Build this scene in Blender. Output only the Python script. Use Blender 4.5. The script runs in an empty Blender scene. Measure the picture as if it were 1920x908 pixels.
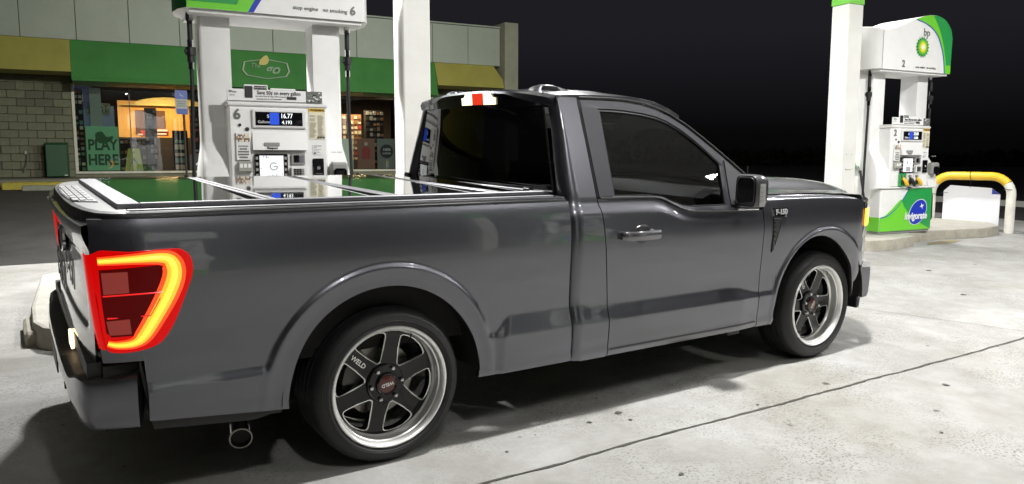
import bpy, math, random
import numpy as np
from mathutils import Vector, Matrix
random.seed(7)
sc = bpy.context.scene
COL = sc.collection
R = math.radians
# ---------------------------------------------------------------- camera, sky, exposure
cam_d = bpy.data.cameras.new('camera'); cam = bpy.data.objects.new('camera', cam_d); COL.objects.link(cam)
yaw, pitch, roll = 0.978862624, 0.113647733, 0.00122
fwd = Vector((math.cos(yaw)*math.cos(pitch), math.sin(yaw)*math.cos(pitch), -math.sin(pitch)))
rgt = Vector((math.sin(yaw), -math.cos(yaw), 0)); upv = rgt.cross(fwd)
r2 = rgt*math.cos(roll)+upv*math.sin(roll); u2 = -rgt*math.sin(roll)+upv*math.cos(roll)
M = Matrix((r2, u2, -fwd)).transposed().to_4x4(); M.translation = Vector((-1.3536, -3.9429, 1.3526))
cam.matrix_world = M
cam_d.sensor_width = 36; cam_d.lens = 1415.9/1920*36; cam_d.clip_end = 2000; cam_d.clip_start = .05
sc.camera = cam
w = bpy.data.worlds.new('World'); sc.world = w; w.use_nodes = True
bg = w.node_tree.nodes['Background']; bg.inputs[0].default_value = (.0142, .0134, .0172, 1); bg.inputs[1].default_value = 1
_n = w.node_tree; _tc = _n.nodes.new('ShaderNodeTexCoord'); _sp = _n.nodes.new('ShaderNodeSeparateXYZ'); _cr = _n.nodes.new('ShaderNodeValToRGB')
_n.links.new(_tc.outputs['Generated'], _sp.inputs[0]); _n.links.new(_sp.outputs[2], _cr.inputs[0]); _n.links.new(_cr.outputs[0], bg.inputs[0])
for _i, (_p, _c) in enumerate(((0, (.0016, .0015, .0016)), (.035, (.0028, .0027, .0030)), (.15, (.0128, .0122, .0158)), (1, (.0142, .0134, .0172)))):
    _e = _cr.color_ramp.elements[_i] if _i < 2 else _cr.color_ramp.elements.new(_p)
    _e.position = _p; _e.color = (*_c, 1)
sc.view_settings.view_transform = 'Standard'; sc.view_settings.look = 'None'
sc.view_settings.exposure = 0; sc.view_settings.gamma = 1
sc.render.engine = 'CYCLES'
sc.cycles.use_denoising = True
sc.cycles.max_bounces = 8; sc.cycles.diffuse_bounces = 3; sc.cycles.glossy_bounces = 4; sc.cycles.transparent_max_bounces = 12
sc.cycles.sample_clamp_indirect = 6; sc.cycles.caustics_reflective = False; sc.cycles.caustics_refractive = False
LAMP_W = 420
STORE_FILL_W = 240
SLOPE = .0314
def gz(y): return SLOPE*(y+1)
A0 = R(-6.3)
# ---------------------------------------------------------------- materials
MT = {}
def mat(name, col, rough=.5, metal=0, coat=0, emis=None, es=1, noise=0, nscale=8, bump=0, bscale=60, spec=.5, noise2=None):
    if name in MT: return MT[name]
    m = bpy.data.materials.new(name); m.use_nodes = True; nt = m.node_tree; b = nt.nodes['Principled BSDF']
    b.inputs['Base Color'].default_value = (*col, 1); b.inputs['Roughness'].default_value = rough; b.inputs['Metallic'].default_value = metal
    b.inputs['Coat Weight'].default_value = coat; b.inputs['Coat Roughness'].default_value = .02
    b.inputs['Specular IOR Level'].default_value = spec
    if emis: b.inputs['Emission Color'].default_value = (*emis, 1); b.inputs['Emission Strength'].default_value = es
    tc = nt.nodes.new('ShaderNodeTexCoord')
    if noise:
        n = nt.nodes.new('ShaderNodeTexNoise'); n.inputs['Scale'].default_value = nscale; n.inputs['Detail'].default_value = 6; n.inputs['Roughness'].default_value = .65
        nt.links.new(tc.outputs['Object'], n.inputs['Vector'])
        r = nt.nodes.new('ShaderNodeValToRGB'); r.color_ramp.elements[0].position = .3; r.color_ramp.elements[1].position = .7
        r.color_ramp.elements[0].color = (*[c*(1-noise) for c in col], 1); r.color_ramp.elements[1].color = (*[min(1, c*(1+noise)) for c in col], 1)
        nt.links.new(n.outputs['Fac'], r.inputs[0]); nt.links.new(r.outputs[0], b.inputs['Base Color'])
        mr = nt.nodes.new('ShaderNodeMapRange'); mr.inputs['To Min'].default_value = max(0, rough-.08); mr.inputs['To Max'].default_value = min(1, rough+.1)
        nt.links.new(n.outputs['Fac'], mr.inputs['Value']); nt.links.new(mr.outputs[0], b.inputs['Roughness'])
    if bump:
        n2 = nt.nodes.new('ShaderNodeTexNoise'); n2.inputs['Scale'].default_value = bscale; n2.inputs['Detail'].default_value = 4
        nt.links.new(tc.outputs['Object'], n2.inputs['Vector'])
        bp = nt.nodes.new('ShaderNodeBump'); bp.inputs['Strength'].default_value = bump; bp.inputs['Distance'].default_value = .01
        nt.links.new(n2.outputs['Fac'], bp.inputs['Height']); nt.links.new(bp.outputs[0], b.inputs['Normal'])
    MT[name] = m; return m

def glass(name, tint, refl=1.0, rough=0.0, f0=.05):
    m = bpy.data.materials.new(name); m.use_nodes = True; nt = m.node_tree; nt.nodes.clear()
    o = nt.nodes.new('ShaderNodeOutputMaterial'); mx = nt.nodes.new('ShaderNodeMixShader')
    t = nt.nodes.new('ShaderNodeBsdfTransparent'); t.inputs[0].default_value = (*tint, 1)
    g = nt.nodes.new('ShaderNodeBsdfGlossy'); g.inputs['Roughness'].default_value = rough; g.inputs[0].default_value = (refl, refl, refl, 1)
    lw = nt.nodes.new('ShaderNodeLayerWeight'); lw.inputs[0].default_value = .5
    pw = nt.nodes.new('ShaderNodeMath'); pw.operation = 'POWER'; pw.inputs[1].default_value = 5; nt.links.new(lw.outputs['Facing'], pw.inputs[0])
    f = nt.nodes.new('ShaderNodeMath'); f.operation = 'MULTIPLY_ADD'; f.inputs[1].default_value = .95; f.inputs[2].default_value = f0; nt.links.new(pw.outputs[0], f.inputs[0])
    nt.links.new(f.outputs[0], mx.inputs[0]); nt.links.new(t.outputs[0], mx.inputs[1]); nt.links.new(g.outputs[0], mx.inputs[2]); nt.links.new(mx.outputs[0], o.inputs[0])
    MT[name] = m; return m

def paint():
    m = mat('truck_paint', (.136, .137, .157), .30, .90, 1.0)
    nt = m.node_tree; b = nt.nodes['Principled BSDF']
    tc = nt.nodes.new('ShaderNodeTexCoord'); n = nt.nodes.new('ShaderNodeTexNoise'); n.inputs['Scale'].default_value = 900; n.inputs['Detail'].default_value = 2
    bp = nt.nodes.new('ShaderNodeBump'); bp.inputs['Strength'].default_value = .08; bp.inputs['Distance'].default_value = .001
    nt.links.new(tc.outputs['Object'], n.inputs['Vector']); nt.links.new(n.outputs['Fac'], bp.inputs['Height']); nt.links.new(bp.outputs[0], b.inputs['Normal'])
    n3 = nt.nodes.new('ShaderNodeTexNoise'); n3.inputs['Scale'].default_value = 3; n3.inputs['Detail'].default_value = 5
    mr = nt.nodes.new('ShaderNodeMapRange'); mr.inputs['To Min'].default_value = .006; mr.inputs['To Max'].default_value = .03
    nt.links.new(tc.outputs['Object'], n3.inputs['Vector']); nt.links.new(n3.outputs['Fac'], mr.inputs['Value']); nt.links.new(mr.outputs[0], b.inputs['Coat Roughness'])
    return m
PAINT = paint()
BLACK = mat('black_plastic', (.012, .012, .013), .45, noise=.3, nscale=20, bump=.1, bscale=400)
GLOSSBLK = mat('gloss_black', (.006, .006, .007), .06, 0, 1)
RUBBER = mat('rubber', (.010, .010, .011), .55, noise=.35, nscale=14, bump=.15, bscale=180)
ALU = mat('brushed_aluminium', (.17, .17, .185), .42, .35, noise=.12, nscale=30)
POLISH = mat('polished_rim', (.97, .96, .94), .32, .72, 0)
SPOKE = mat('spoke_black', (.005, .005, .006), .2, 0, .25, spec=.35)
STEEL = mat('brake_steel', (.35, .33, .30), .35, .8, noise=.3, nscale=12)
CHROME = mat('chrome', (.7, .7, .7), .08, 1)
DARK = mat('undercarriage', (.012, .011, .010), .8, noise=.4, nscale=9)
TINT = glass('tinted_glass', (.36, .37, .37), .95)
TINTB = glass('rear_tinted_glass', (.03, .03, .03), 1, f0=.11)
CLEARG = glass('store_glass', (.78, .80, .80), .9)
PANEL = mat('cover_panel', (.02, .022, .022), .045, 0, 1, spec=.9)
WHITE = mat('white_metal', (.80, .80, .79), .38, 0, .08, noise=.08, nscale=1.6)
WHITE2 = mat('white_plastic', (.72, .72, .71), .4, noise=.05, nscale=5)
COLPAINT = mat('column_paint', (.74, .735, .70), .45, noise=.10, nscale=1.3, bump=.08, bscale=25)
GREEN = mat('sign_green', (.02, .32, .07), .35, coat=.3)
LGREEN = mat('sign_light_green', (.16, .62, .03), .35, coat=.3)
DGREEN = mat('sign_dark_green', (.006, .10, .02), .4)
AWN_G = mat('awning_green', (.055, .22, .05), .5, noise=.12, nscale=1.5)
AWN_Y = mat('awning_yellow', (.36, .32, .075), .5, noise=.12, nscale=1.5)
BLUE = mat('sign_blue', (.01, .035, .45), .35, coat=.3)
PRINT = mat('print_black', (.02, .02, .02), .5)
PRINTG = mat('print_grey', (.13, .14, .12), .5)
WPRINT = mat('print_white', (.8, .8, .8), .5)
YEL = mat('safety_yellow', (.80, .50, .025), .4, coat=.2, noise=.1, nscale=4)
CMU = mat('concrete_block_face', (.17, .17, .115), .9, noise=.16, nscale=6, bump=.5, bscale=70)
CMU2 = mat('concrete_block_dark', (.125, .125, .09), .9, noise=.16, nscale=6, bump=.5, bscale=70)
MORTAR = mat('mortar', (.15, .15, .11), .95)
FASC = mat('fascia_metal', (.34, .37, .32), .5, noise=.08, nscale=1.2)
GREYP = mat('grey_plastic', (.28, .28, .27), .4)
KERB = mat('kerb_concrete', (.36, .34, .28), .85, noise=.2, nscale=7, bump=.5, bscale=40)
KTOP = mat('island_concrete', (.40, .385, .34), .8, noise=.18, nscale=5, bump=.4, bscale=50)

def concrete():
    m = bpy.data.materials.new('concrete_paving'); m.use_nodes = True; nt = m.node_tree; b = nt.nodes['Principled BSDF']; L = nt.links.new
    tc = nt.nodes.new('ShaderNodeTexCoord')
    def noise(s, d=6, rg=.6, dist=0):
        n = nt.nodes.new('ShaderNodeTexNoise'); n.inputs['Scale'].default_value = s; n.inputs['Detail'].default_value = d; n.inputs['Roughness'].default_value = rg; n.inputs['Distortion'].default_value = dist
        L(tc.outputs['Object'], n.inputs['Vector']); return n.outputs['Fac']
    def ramp(f, stops):
        r = nt.nodes.new('ShaderNodeValToRGB'); e = r.color_ramp.elements
        while len(e) < len(stops): e.new(.5)
        for i, (p, c) in enumerate(stops): e[i].position = p; e[i].color = (*c, 1)
        L(f, r.inputs[0]); return r.outputs[0]
    def mul(a, c, fac=1):
        mx = nt.nodes.new('ShaderNodeMix'); mx.data_type = 'RGBA'; mx.blend_type = 'MULTIPLY'; mx.inputs[0].default_value = fac
        L(a, mx.inputs[6]); L(c, mx.inputs[7]); return mx.outputs[2]
    base = ramp(noise(.9, 8, .62, .4), [(.28, (.27, .267, .255)), (.5, (.345, .342, .333)), (.72, (.41, .41, .408))])
    c = mul(base, ramp(noise(5, 6, .7), [(.35, (.84, .83, .81)), (.6, (1, 1, 1))]))
    # pitted dark flecks in patches
    fl = nt.nodes.new('ShaderNodeMath'); fl.operation = 'MULTIPLY'
    patch = ramp(noise(1.3, 3), [(.42, (0, 0, 0)), (.62, (1, 1, 1))]); fleck = ramp(noise(75, 3, .65), [(.55, (0, 0, 0)), (.60, (1, 1, 1))])
    L(patch, fl.inputs[0]); L(fleck, fl.inputs[1])
    mx = nt.nodes.new('ShaderNodeMix'); mx.data_type = 'RGBA'; L(fl.outputs[0], mx.inputs[0]); L(c, mx.inputs[6]); mx.inputs[7].default_value = (.16, .155, .135, 1)
    # sparse oil spots
    v = nt.nodes.new('ShaderNodeTexVoronoi'); v.inputs['Scale'].default_value = 1.6; v.inputs['Randomness'].default_value = 1
    L(tc.outputs['Object'], v.inputs['Vector'])
    nz = nt.nodes.new('ShaderNodeMath'); nz.operation = 'ADD'; n5 = noise(14, 3); ms = nt.nodes.new('ShaderNodeMath'); ms.operation = 'MULTIPLY'; ms.inputs[1].default_value = .09
    L(n5, ms.inputs[0]); L(v.outputs['Distance'], nz.inputs[0]); L(ms.outputs[0], nz.inputs[1])
    spot = ramp(nz.outputs[0], [(.075, (.28, .27, .25)), (.095, (1, 1, 1))])
    c2 = mul(mx.outputs[2], spot)
    st = ramp(noise(.45, 4, .5, 1.2), [(.30, (.88, .87, .83)), (.46, (1, 1, 1))])
    c3 = mul(c2, st)
    v9 = nt.nodes.new('ShaderNodeTexVoronoi'); v9.inputs['Scale'].default_value = 4.5; L(tc.outputs['Object'], v9.inputs['Vector'])
    a9 = nt.nodes.new('ShaderNodeMath'); a9.operation = 'ADD'; m9 = nt.nodes.new('ShaderNodeMath'); m9.operation = 'MULTIPLY'; m9.inputs[1].default_value = .12; L(noise(22, 3), m9.inputs[0]); L(v9.outputs['Distance'], a9.inputs[0]); L(m9.outputs[0], a9.inputs[1])
    c3 = mul(c3, ramp(a9.outputs[0], [(.085, (.42, .41, .38)), (.11, (1, 1, 1))]))
    c3 = mul(c3, ramp(noise(.25, 5, .6, 2.5), [(.38, (.92, .915, .89)), (.5, (1, 1, 1))]))
    L(c3, b.inputs['Base Color']); b.inputs['Roughness'].default_value = .72; b.inputs['Specular IOR Level'].default_value = .35
    bp = nt.nodes.new('ShaderNodeBump'); bp.inputs['Strength'].default_value = .5; bp.inputs['Distance'].default_value = .006
    L(noise(45, 6, .7), bp.inputs['Height']); L(bp.outputs[0], b.inputs['Normal'])
    return m
CONC = concrete()
ASPH = mat('asphalt', (.030, .028, .026), .85, noise=.35, nscale=2.5, bump=.5, bscale=80)

# ---------------------------------------------------------------- mesh helpers
class MB:
    def __init__(s): s.v = []; s.f = []; s.m = []; s.mats = []
    def mi(s, m):
        if m not in s.mats: s.mats.append(m)
        return s.mats.index(m)
    def add(s, vs, fs, m):
        o = len(s.v); s.v += [tuple(v) for v in vs]; k = s.mi(m)
        for f in fs: s.f.append(tuple(i+o for i in f)); s.m.append(k)
    def box(s, a, b, m, bev=0):
        x0, y0, z0 = a; x1, y1, z1 = b
        if bev <= 0:
            s.add([(x0,y0,z0),(x1,y0,z0),(x1,y1,z0),(x0,y1,z0),(x0,y0,z1),(x1,y0,z1),(x1,y1,z1),(x0,y1,z1)],
                  [(0,3,2,1),(4,5,6,7),(0,1,5,4),(1,2,6,5),(2,3,7,6),(3,0,4,7)], m); return
        r = bev; vs = []; idx = {}
        for i, X in enumerate((x0, x1)):
            for j, Y in enumerate((y0, y1)):
                for k, Z in enumerate((z0, z1)):
                    sx, sy, sz = 1-2*i, 1-2*j, 1-2*k
                    for ax in range(3):
                        p = [X+sx*r, Y+sy*r, Z+sz*r]; p[ax] = (X, Y, Z)[ax]; idx[i,j,k,ax] = len(vs); vs.append(p)
        fs = []
        for k in range(2):
            for ax in range(3):
                o = [a_ for a_ in range(3) if a_ != ax]
                def I(a_, b_):
                    t = [0,0,0]; t[ax] = k; t[o[0]] = a_; t[o[1]] = b_; return idx[t[0],t[1],t[2],ax]
                fs.append((I(0,0), I(1,0), I(1,1), I(0,1)))
        for ax in range(3):
            o = [a_ for a_ in range(3) if a_ != ax]
            for a_ in range(2):
                for b_ in range(2):
                    def J(e, w_):
                        t = [0,0,0]; t[ax] = e; t[o[0]] = a_; t[o[1]] = b_; return idx[t[0],t[1],t[2],w_]
                    fs.append((J(0,o[0]), J(1,o[0]), J(1,o[1]), J(0,o[1])))
        for i in range(2):
            for j in range(2):
                for k in range(2): fs.append((idx[i,j,k,0], idx[i,j,k,1], idx[i,j,k,2]))
        s.add(vs, fs, m)
    def grid(s, P, m, closed_u=False, closed_v=False):
        n, k = len(P), len(P[0]); vs = [p for r in P for p in r]; fs = []
        for i in range(n if closed_u else n-1):
            for j in range(k if closed_v else k-1):
                i2, j2 = (i+1) % n, (j+1) % k
                fs.append((i*k+j, i2*k+j, i2*k+j2, i*k+j2))
        s.add(vs, fs, m)
    def tube(s, pts, r, m, n=10, cap=True):
        pts = [Vector(p) for p in pts]; rs = r if isinstance(r, (list, tuple)) else [r]*len(pts)
        P = []; nrm = None
        for i, p in enumerate(pts):
            t = (pts[min(i+1, len(pts)-1)]-pts[max(i-1, 0)]).normalized()
            if nrm is None:
                nrm = t.orthogonal().normalized()
            else:
                nrm = (nrm-t*nrm.dot(t)).normalized()
            b = t.cross(nrm)
            P.append([p+(nrm*math.cos(a)+b*math.sin(a))*rs[i] for a in [2*math.pi*k/n for k in range(n)]])
        o = len(s.v); s.grid(P, m, closed_v=True)
        if cap:
            k = s.mi(m); s.f.append(tuple(o+i for i in range(n))[::-1]); s.m.append(k)
            L_ = (len(pts)-1)*n; s.f.append(tuple(o+L_+i for i in range(n))); s.m.append(k)
    def lathe(s, prof, m, c=(0,0,0), axis='y', n=48, closed=False):
        P = []
        for a in range(n):
            t = 2*math.pi*a/n
            row = []
            for (r, h) in prof:
                if axis == 'y': row.append((c[0]+r*math.cos(t), c[1]+h, c[2]+r*math.sin(t)))
                elif axis == 'z': row.append((c[0]+r*math.cos(t), c[1]+r*math.sin(t), c[2]+h))
                else: row.append((c[0]+h, c[1]+r*math.cos(t), c[2]+r*math.sin(t)))
            P.append(row)
        s.grid(P, m, closed_u=True, closed_v=closed)
    def prism(s, poly, a, b, m, plane='xz', mside=None):
        """poly 2d, extruded between a and b along the third axis"""
        def mk(p, h):
            if plane == 'xz': return (p[0], h, p[1])
            if plane == 'xy': return (p[0], p[1], h)
            return (h, p[0], p[1])
        n = len(poly); o = len(s.v); s.v += [mk(p, a) for p in poly]+[mk(p, b) for p in poly]
        k = s.mi(m); s.f.append(tuple(range(o, o+n))); s.m.append(k); s.f.append(tuple(range(o+n, o+2*n))[::-1]); s.m.append(k)
        k2 = s.mi(mside or m)
        for i in range(n):
            j = (i+1) % n; s.f.append((o+i, o+n+i, o+n+j, o+j)); s.m.append(k2)
    def obj(s, name, parent=None, smooth=True, angle=32, fix=True, **kw):
        me = bpy.data.meshes.new(name); me.from_pydata(s.v, [], s.f); me.update()
        for m in s.mats: me.materials.append(m)
        me.polygons.foreach_set('material_index', s.m)
        if fix:
            import bmesh
            bm = bmesh.new(); bm.from_mesh(me); bmesh.ops.recalc_face_normals(bm, faces=bm.faces); bm.to_mesh(me); bm.free()
        if smooth: me.shade_smooth(); me.set_sharp_from_angle(angle=R(angle))
        o = bpy.data.objects.new(name, me); COL.objects.link(o)
        if parent: o.parent = parent
        for k, v_ in kw.items(): o[k] = v_
        return o
def thing(name, label, cat, loc=(0,0,0), rz=0, group=None):
    o = bpy.data.objects.new(name, None); COL.objects.link(o); o.location = loc; o.rotation_euler = (0,0,rz); o.empty_display_size = .2
    o['label'] = label; o['category'] = cat
    if group: o['group'] = group
    return o
def tag(o, label=None, cat=None, group=None, kind=None):
    if label: o['label'] = label
    if cat: o['category'] = cat
    if group: o['group'] = group
    if kind: o['kind'] = kind
    return o
def boxo(name, a, b, m, parent=None, bev=0, **kw):
    x = MB(); x.box(a, b, m, bev); return x.obj(name, parent, smooth=bev > 0, **kw)
def text(s, size, org, m, parent, right=(1,0,0), up=(0,0,1), name='lettering', ext=.0015, align='CENTER', shear=0, bold=0, sx=1):
    c = bpy.data.curves.new('t', 'FONT'); c.body = s; c.size = size; c.extrude = ext; c.align_x = align; c.align_y = 'CENTER'; c.shear = shear; c.offset = bold; c.resolution_u = 3
    t = bpy.data.objects.new('t', c); COL.objects.link(t)
    dg = bpy.context.evaluated_depsgraph_get(); me = bpy.data.meshes.new_from_object(t.evaluated_get(dg))
    bpy.data.objects.remove(t); bpy.data.curves.remove(c)
    r_, u_ = Vector(right).normalized(), Vector(up).normalized(); n_ = r_.cross(u_)
    Mx = Matrix((r_*sx, u_, n_)).transposed().to_4x4(); Mx.translation = Vector(org); me.transform(Mx)
    me.materials.clear(); me.materials.append(m)
    o = bpy.data.objects.new(name, me); COL.objects.link(o); o.parent = parent; me.name = name
    return o
def sm(t): t = max(0, min(1, t)); return t*t*(3-2*t)
def interp(x, xs, ys): return float(np.interp(x, xs, ys))
def pchip(xs, ys):
    xs = np.array(xs, float); ys = np.array(ys, float); h = np.diff(xs); d = np.diff(ys)/h; m = np.zeros_like(ys)
    m[0], m[-1] = d[0], d[-1]
    for i in range(1, len(xs)-1):
        if d[i-1]*d[i] > 0:
            w1 = 2*h[i]+h[i-1]; w2 = h[i]+2*h[i-1]; m[i] = (w1+w2)/(w1/d[i-1]+w2/d[i])
    def f(x):
        x = min(max(x, xs[0]), xs[-1]); i = min(max(int(np.searchsorted(xs, x)-1), 0), len(h)-1); t = (x-xs[i])/h[i]
        return float((2*t**3-3*t*t+1)*ys[i]+(t**3-2*t*t+t)*h[i]*m[i]+(-2*t**3+3*t*t)*ys[i+1]+(t**3-t*t)*h[i]*m[i+1])
    return f
def smooth_poly(pts, n=4):
    """closed Catmull-Rom"""
    out = []; N = len(pts)
    for i in range(N):
        p0, p1, p2, p3 = [np.array(pts[(i+k-1) % N], float) for k in range(4)]
        for k in range(n):
            t = k/n; out.append(tuple(.5*((2*p1)+(-p0+p2)*t+(2*p0-5*p1+4*p2-p3)*t*t+(-p0+3*p1-3*p2+p3)*t**3)))
    return out
def catmull(pts, n=5):
    P = [np.array(p, float) for p in pts]; P = [2*P[0]-P[1]]+P+[2*P[-1]-P[-2]]; out = []
    for i in range(1, len(P)-2):
        for k in range(n):
            t = k/n; p0, p1, p2, p3 = P[i-1:i+3]
            out.append(tuple(.5*((2*p1)+(-p0+p2)*t+(2*p0-5*p1+4*p2-p3)*t*t+(-p0+3*p1-3*p2+p3)*t**3)))
    out.append(tuple(P[-2])); return out

# ================================================================ GROUND
def ground():
    m = MB(); ys = [-400, -60, -16, -6, 5.5, 10, 15, 19, 60, 400]; g = lambda y: gz(max(-16, min(19, y)))
    xs = [-400, -60, -10, 0, 10, 20, 60, 400]
    m.grid([[(x, y, g(y)-.006) for y in ys] for x in xs], ASPH); m.obj('ground', smooth=False, kind='structure')
    m = MB(); ys = np.linspace(-14, 5.5, 30)
    def xr(y): return 14.2+.9*math.sin(y*.4)
    m.grid([[(-30+(xr(y)+30)*i/40, y+(0 if y < 5 else .05*math.sin(i*2.1)), gz(y)) for y in ys] for i in range(41)], CONC)
    m.obj('concrete_forecourt', smooth=False, kind='structure')
ground()
JOINT = mat('joint_filler', (.07, .065, .055), .9, noise=.3, nscale=30, bump=.5, bscale=90)
def joint(name, a, b, wd, amp=.008, seed=1):
    random.seed(seed); a = Vector(a); b = Vector(b); d = (b-a).normalized(); n = Vector((-d.y, d.x)); L_ = (b-a).length; k = int(L_/.04); P = []
    off = 0
    for i in range(k+1):
        off = off*.93+random.uniform(-1, 1)*amp*.5; w_ = wd*random.uniform(.55, 1.25)
        c = a+d*(L_*i/k)+n*off
        P.append([(c.x+n.x*e*w_, c.y+n.y*e*w_, gz(c.y+n.y*e*w_)+.004) for e in (-.5, .5)])
    m = MB(); m.grid(P, JOINT); m.obj(name, smooth=False, kind='structure')
joint('expansion_joint', (-6, -1.24), (14, -1.66), .016)
joint('expansion_joint', (4.1, 1.9), (5.9, -3.4), .006, .004, 3)
joint('expansion_joint', (-3.4, 5.4), (-3.2, -6), .008, .005, 5)
joint('expansion_joint', (8.9, 1.6), (10.6, -6), .006, .004, 6)
random.seed(11)

# station frame helpers
P6 = Vector((.756, 3.19)); U0 = Vector((math.cos(A0), math.sin(A0))); V0 = Vector((-math.sin(A0), math.cos(A0)))
def st(u, v): return P6+U0*u+V0*v
# pump islands: kerbed slabs with wider hexagonal ends
def island(name, outline, h=.15, top=KTOP):
    """outline in world xy"""
    poly = outline; n = len(poly); m = MB(); rings = []
    c = Vector((sum(p[0] for p in poly)/n, sum(p[1] for p in poly)/n))
    for (dz, inset) in ((-.03, 0), (h-.02, .008), (h-.006, .016), (h, .035)):
        ring = []
        for i in range(n):
            p0, p1, p2 = Vector(poly[i-1]), Vector(poly[i]), Vector(poly[(i+1) % n])
            e1 = (p1-p0).normalized(); e2 = (p2-p1).normalized(); nn = Vector((-e1.y-e2.y, e1.x+e2.x)).normalized()
            q = p1+nn*inset; ring.append((q.x, q.y, gz(q.y)+dz))
        rings.append(ring)
    m.grid(rings[:3], KERB, closed_v=True); m.grid(rings[2:], top, closed_v=True)
    o = len(m.v); m.add(rings[-1], [tuple(range(n))], top)
    return m.obj(name, angle=40, kind='structure')
def rr(u0, u1, v0, v1, r=.12, n=4):
    out = []
    for (cu, cv, a0) in ((u1-r, v1-r, 0), (u0+r, v1-r, 90), (u0+r, v0+r, 180), (u1-r, v0+r, 270)):
        for k in range(n+1):
            a = R(a0+90*k/n); p = st(cu+r*math.cos(a), cv+r*math.sin(a)); out.append((p.x, p.y))
    return out
def uvpoly(pts): return [tuple(st(u, v)) for u, v in pts]
# long island under dispenser 6 (left)
island('pump_island', uvpoly([(2.0, -.50), (2.0, .50), (-.9, .50), (-1.1, .70), (-1.7, .70), (-1.95, .45), (-1.92, -.9), (-1.87, -1.42), (-1.80, -1.62), (-1.62, -1.78), (-1.2, -1.80), (-.95, -1.6), (-.75, -1.0), (-.70, -.50)]))
boxo('kerb_block', (-1.30, 1.90, .05), (-1.20, 2.45, .19), KERB, bev=.02, kind='structure')
# island under dispenser 2 (right): narrow neck, wide octagonal nose
island('pump_island', [(8.2, 1.70), (8.55, 1.62), (9.30, 1.70), (9.55, 1.90), (10.3, 1.92), (11.35, 1.72), (12.0, 1.76), (12.55, 2.15), (12.75, 2.9), (12.1, 3.25), (11.3, 3.0), (9.5, 2.95), (8.2, 2.95)])
SPILL = mat('damp_stain', (.23, .19, .11), .45, noise=.3, nscale=3)
def stain(cx, cy, rx, ry, seed):
    random.seed(seed); pts = [(cx+rx*math.cos(a)*(1+random.uniform(-.25, .25)), cy+ry*math.sin(a)*(1+random.uniform(-.25, .25))) for a in np.linspace(0, 2*math.pi, 15)[:-1]]
    pts = smooth_poly(pts, 3); m = MB(); m.add([(x, y, gz(y)+.004) for x, y in pts], [tuple(range(len(pts)))], SPILL); m.obj('stain', kind='structure', smooth=False)
stain(10.15, 1.72, .5, .09, 4)
OIL = mat('oil_drip', (.07, .068, .06), .5, noise=.4, nscale=30)
def drip(cx, cy, r, seed):
    rn = random.Random(seed); pts = smooth_poly([(cx+r*math.cos(a)*rn.uniform(.6, 1.3), cy+r*math.sin(a)*rn.uniform(.6, 1.3)) for a in np.linspace(0, 2*math.pi, 10)[:-1]], 3)
    m = MB(); m.add([(x, y, gz(y)+.004) for x, y in pts], [tuple(range(len(pts)))], OIL); m.obj('oil_spot', kind='structure', smooth=False)
for k, (x, y, r) in enumerate(((1.056,-1.07,.018),(1.277,-1.046,.028),(1.262,-1.152,.016),(1.319,-.813,.015),(1.014,-1.742,.02),(.496,-1.15,.012),(2.019,-1.351,.012),(3.3,-1.72,.03),(4.1,-1.2,.018),(2.5,-2.1,.016),(5.2,-1.9,.04),(6.3,-.4,.035),(7.4,.5,.05),(3.9,-.55,.02),(-1.9,1.1,.03),(-2.4,3.9,.05),(-1.7,.2,.02))): drip(x, y, r*.72, k+40)

# ================================================================ CANOPY
def canopy():
    o = st(0, 0); t = thing('forecourt_canopy', 'flat white station canopy roof over the pump rows, above the photo frame', 'canopy', (o.x, o.y, 0), A0)
    m = MB(); m.box((-8, -15, 4.75), (12.2, 2.3, 5.5), WHITE2)
    m.obj('roof_slab', t, smooth=False)
    for (a, b) in (((-8.02, -15.05, 4.72), (12.22, -15.0, 5.55)), ((-8.02, 2.3, 4.72), (12.22, 2.35, 5.55))):
        boxo('fascia', a, b, GREEN, t)
    for i, v in enumerate((-4.4, 1.5, -8.0)):
        for j, u in enumerate(((2.2, 7.4, 11.7), (-.8, 4.4, 9.6), (-.5, 4.4, 9.6))[i]):
            p = st(u, v); L_ = bpy.data.lights.new('canopy_lamp', 'AREA'); L_.shape = 'SQUARE'; L_.size = .26; L_.energy = LAMP_W*((1.0, .78, .55), (1.45, .8, .6), (.16, .16, .16))[i][j]; L_.color = (1, .99, .965)
            q = thing('canopy_light', 'square LED canopy light '+(('over the truck cab', 'over the lane ahead of the truck hood', 'over the far end of the truck lane'), ('behind the pump beside the truck, before the store logo', 'behind the second white column', 'behind the yellow guard rail'), ('over the empty lane, left end', 'over the empty lane, middle', 'over the empty lane, right end'))[i][j], 'ceiling light', (p.x, p.y, 4.75), A0, 'square lights set in the canopy ceiling')
            h = MB(); h.box((-.26, -.26, -.03), (-.17, .26, 0), WHITE2); h.box((.17, -.26, -.03), (.26, .26, 0), WHITE2); h.box((-.17, -.26, -.03), (.17, -.17, 0), WHITE2); h.box((-.17, .17, -.03), (.17, .26, 0), WHITE2)
            h.obj('housing', q, smooth=False)
            lo = bpy.data.objects.new('lamp', L_); COL.objects.link(lo); lo.location = (0, 0, -.012); lo.parent = q
canopy()
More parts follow.
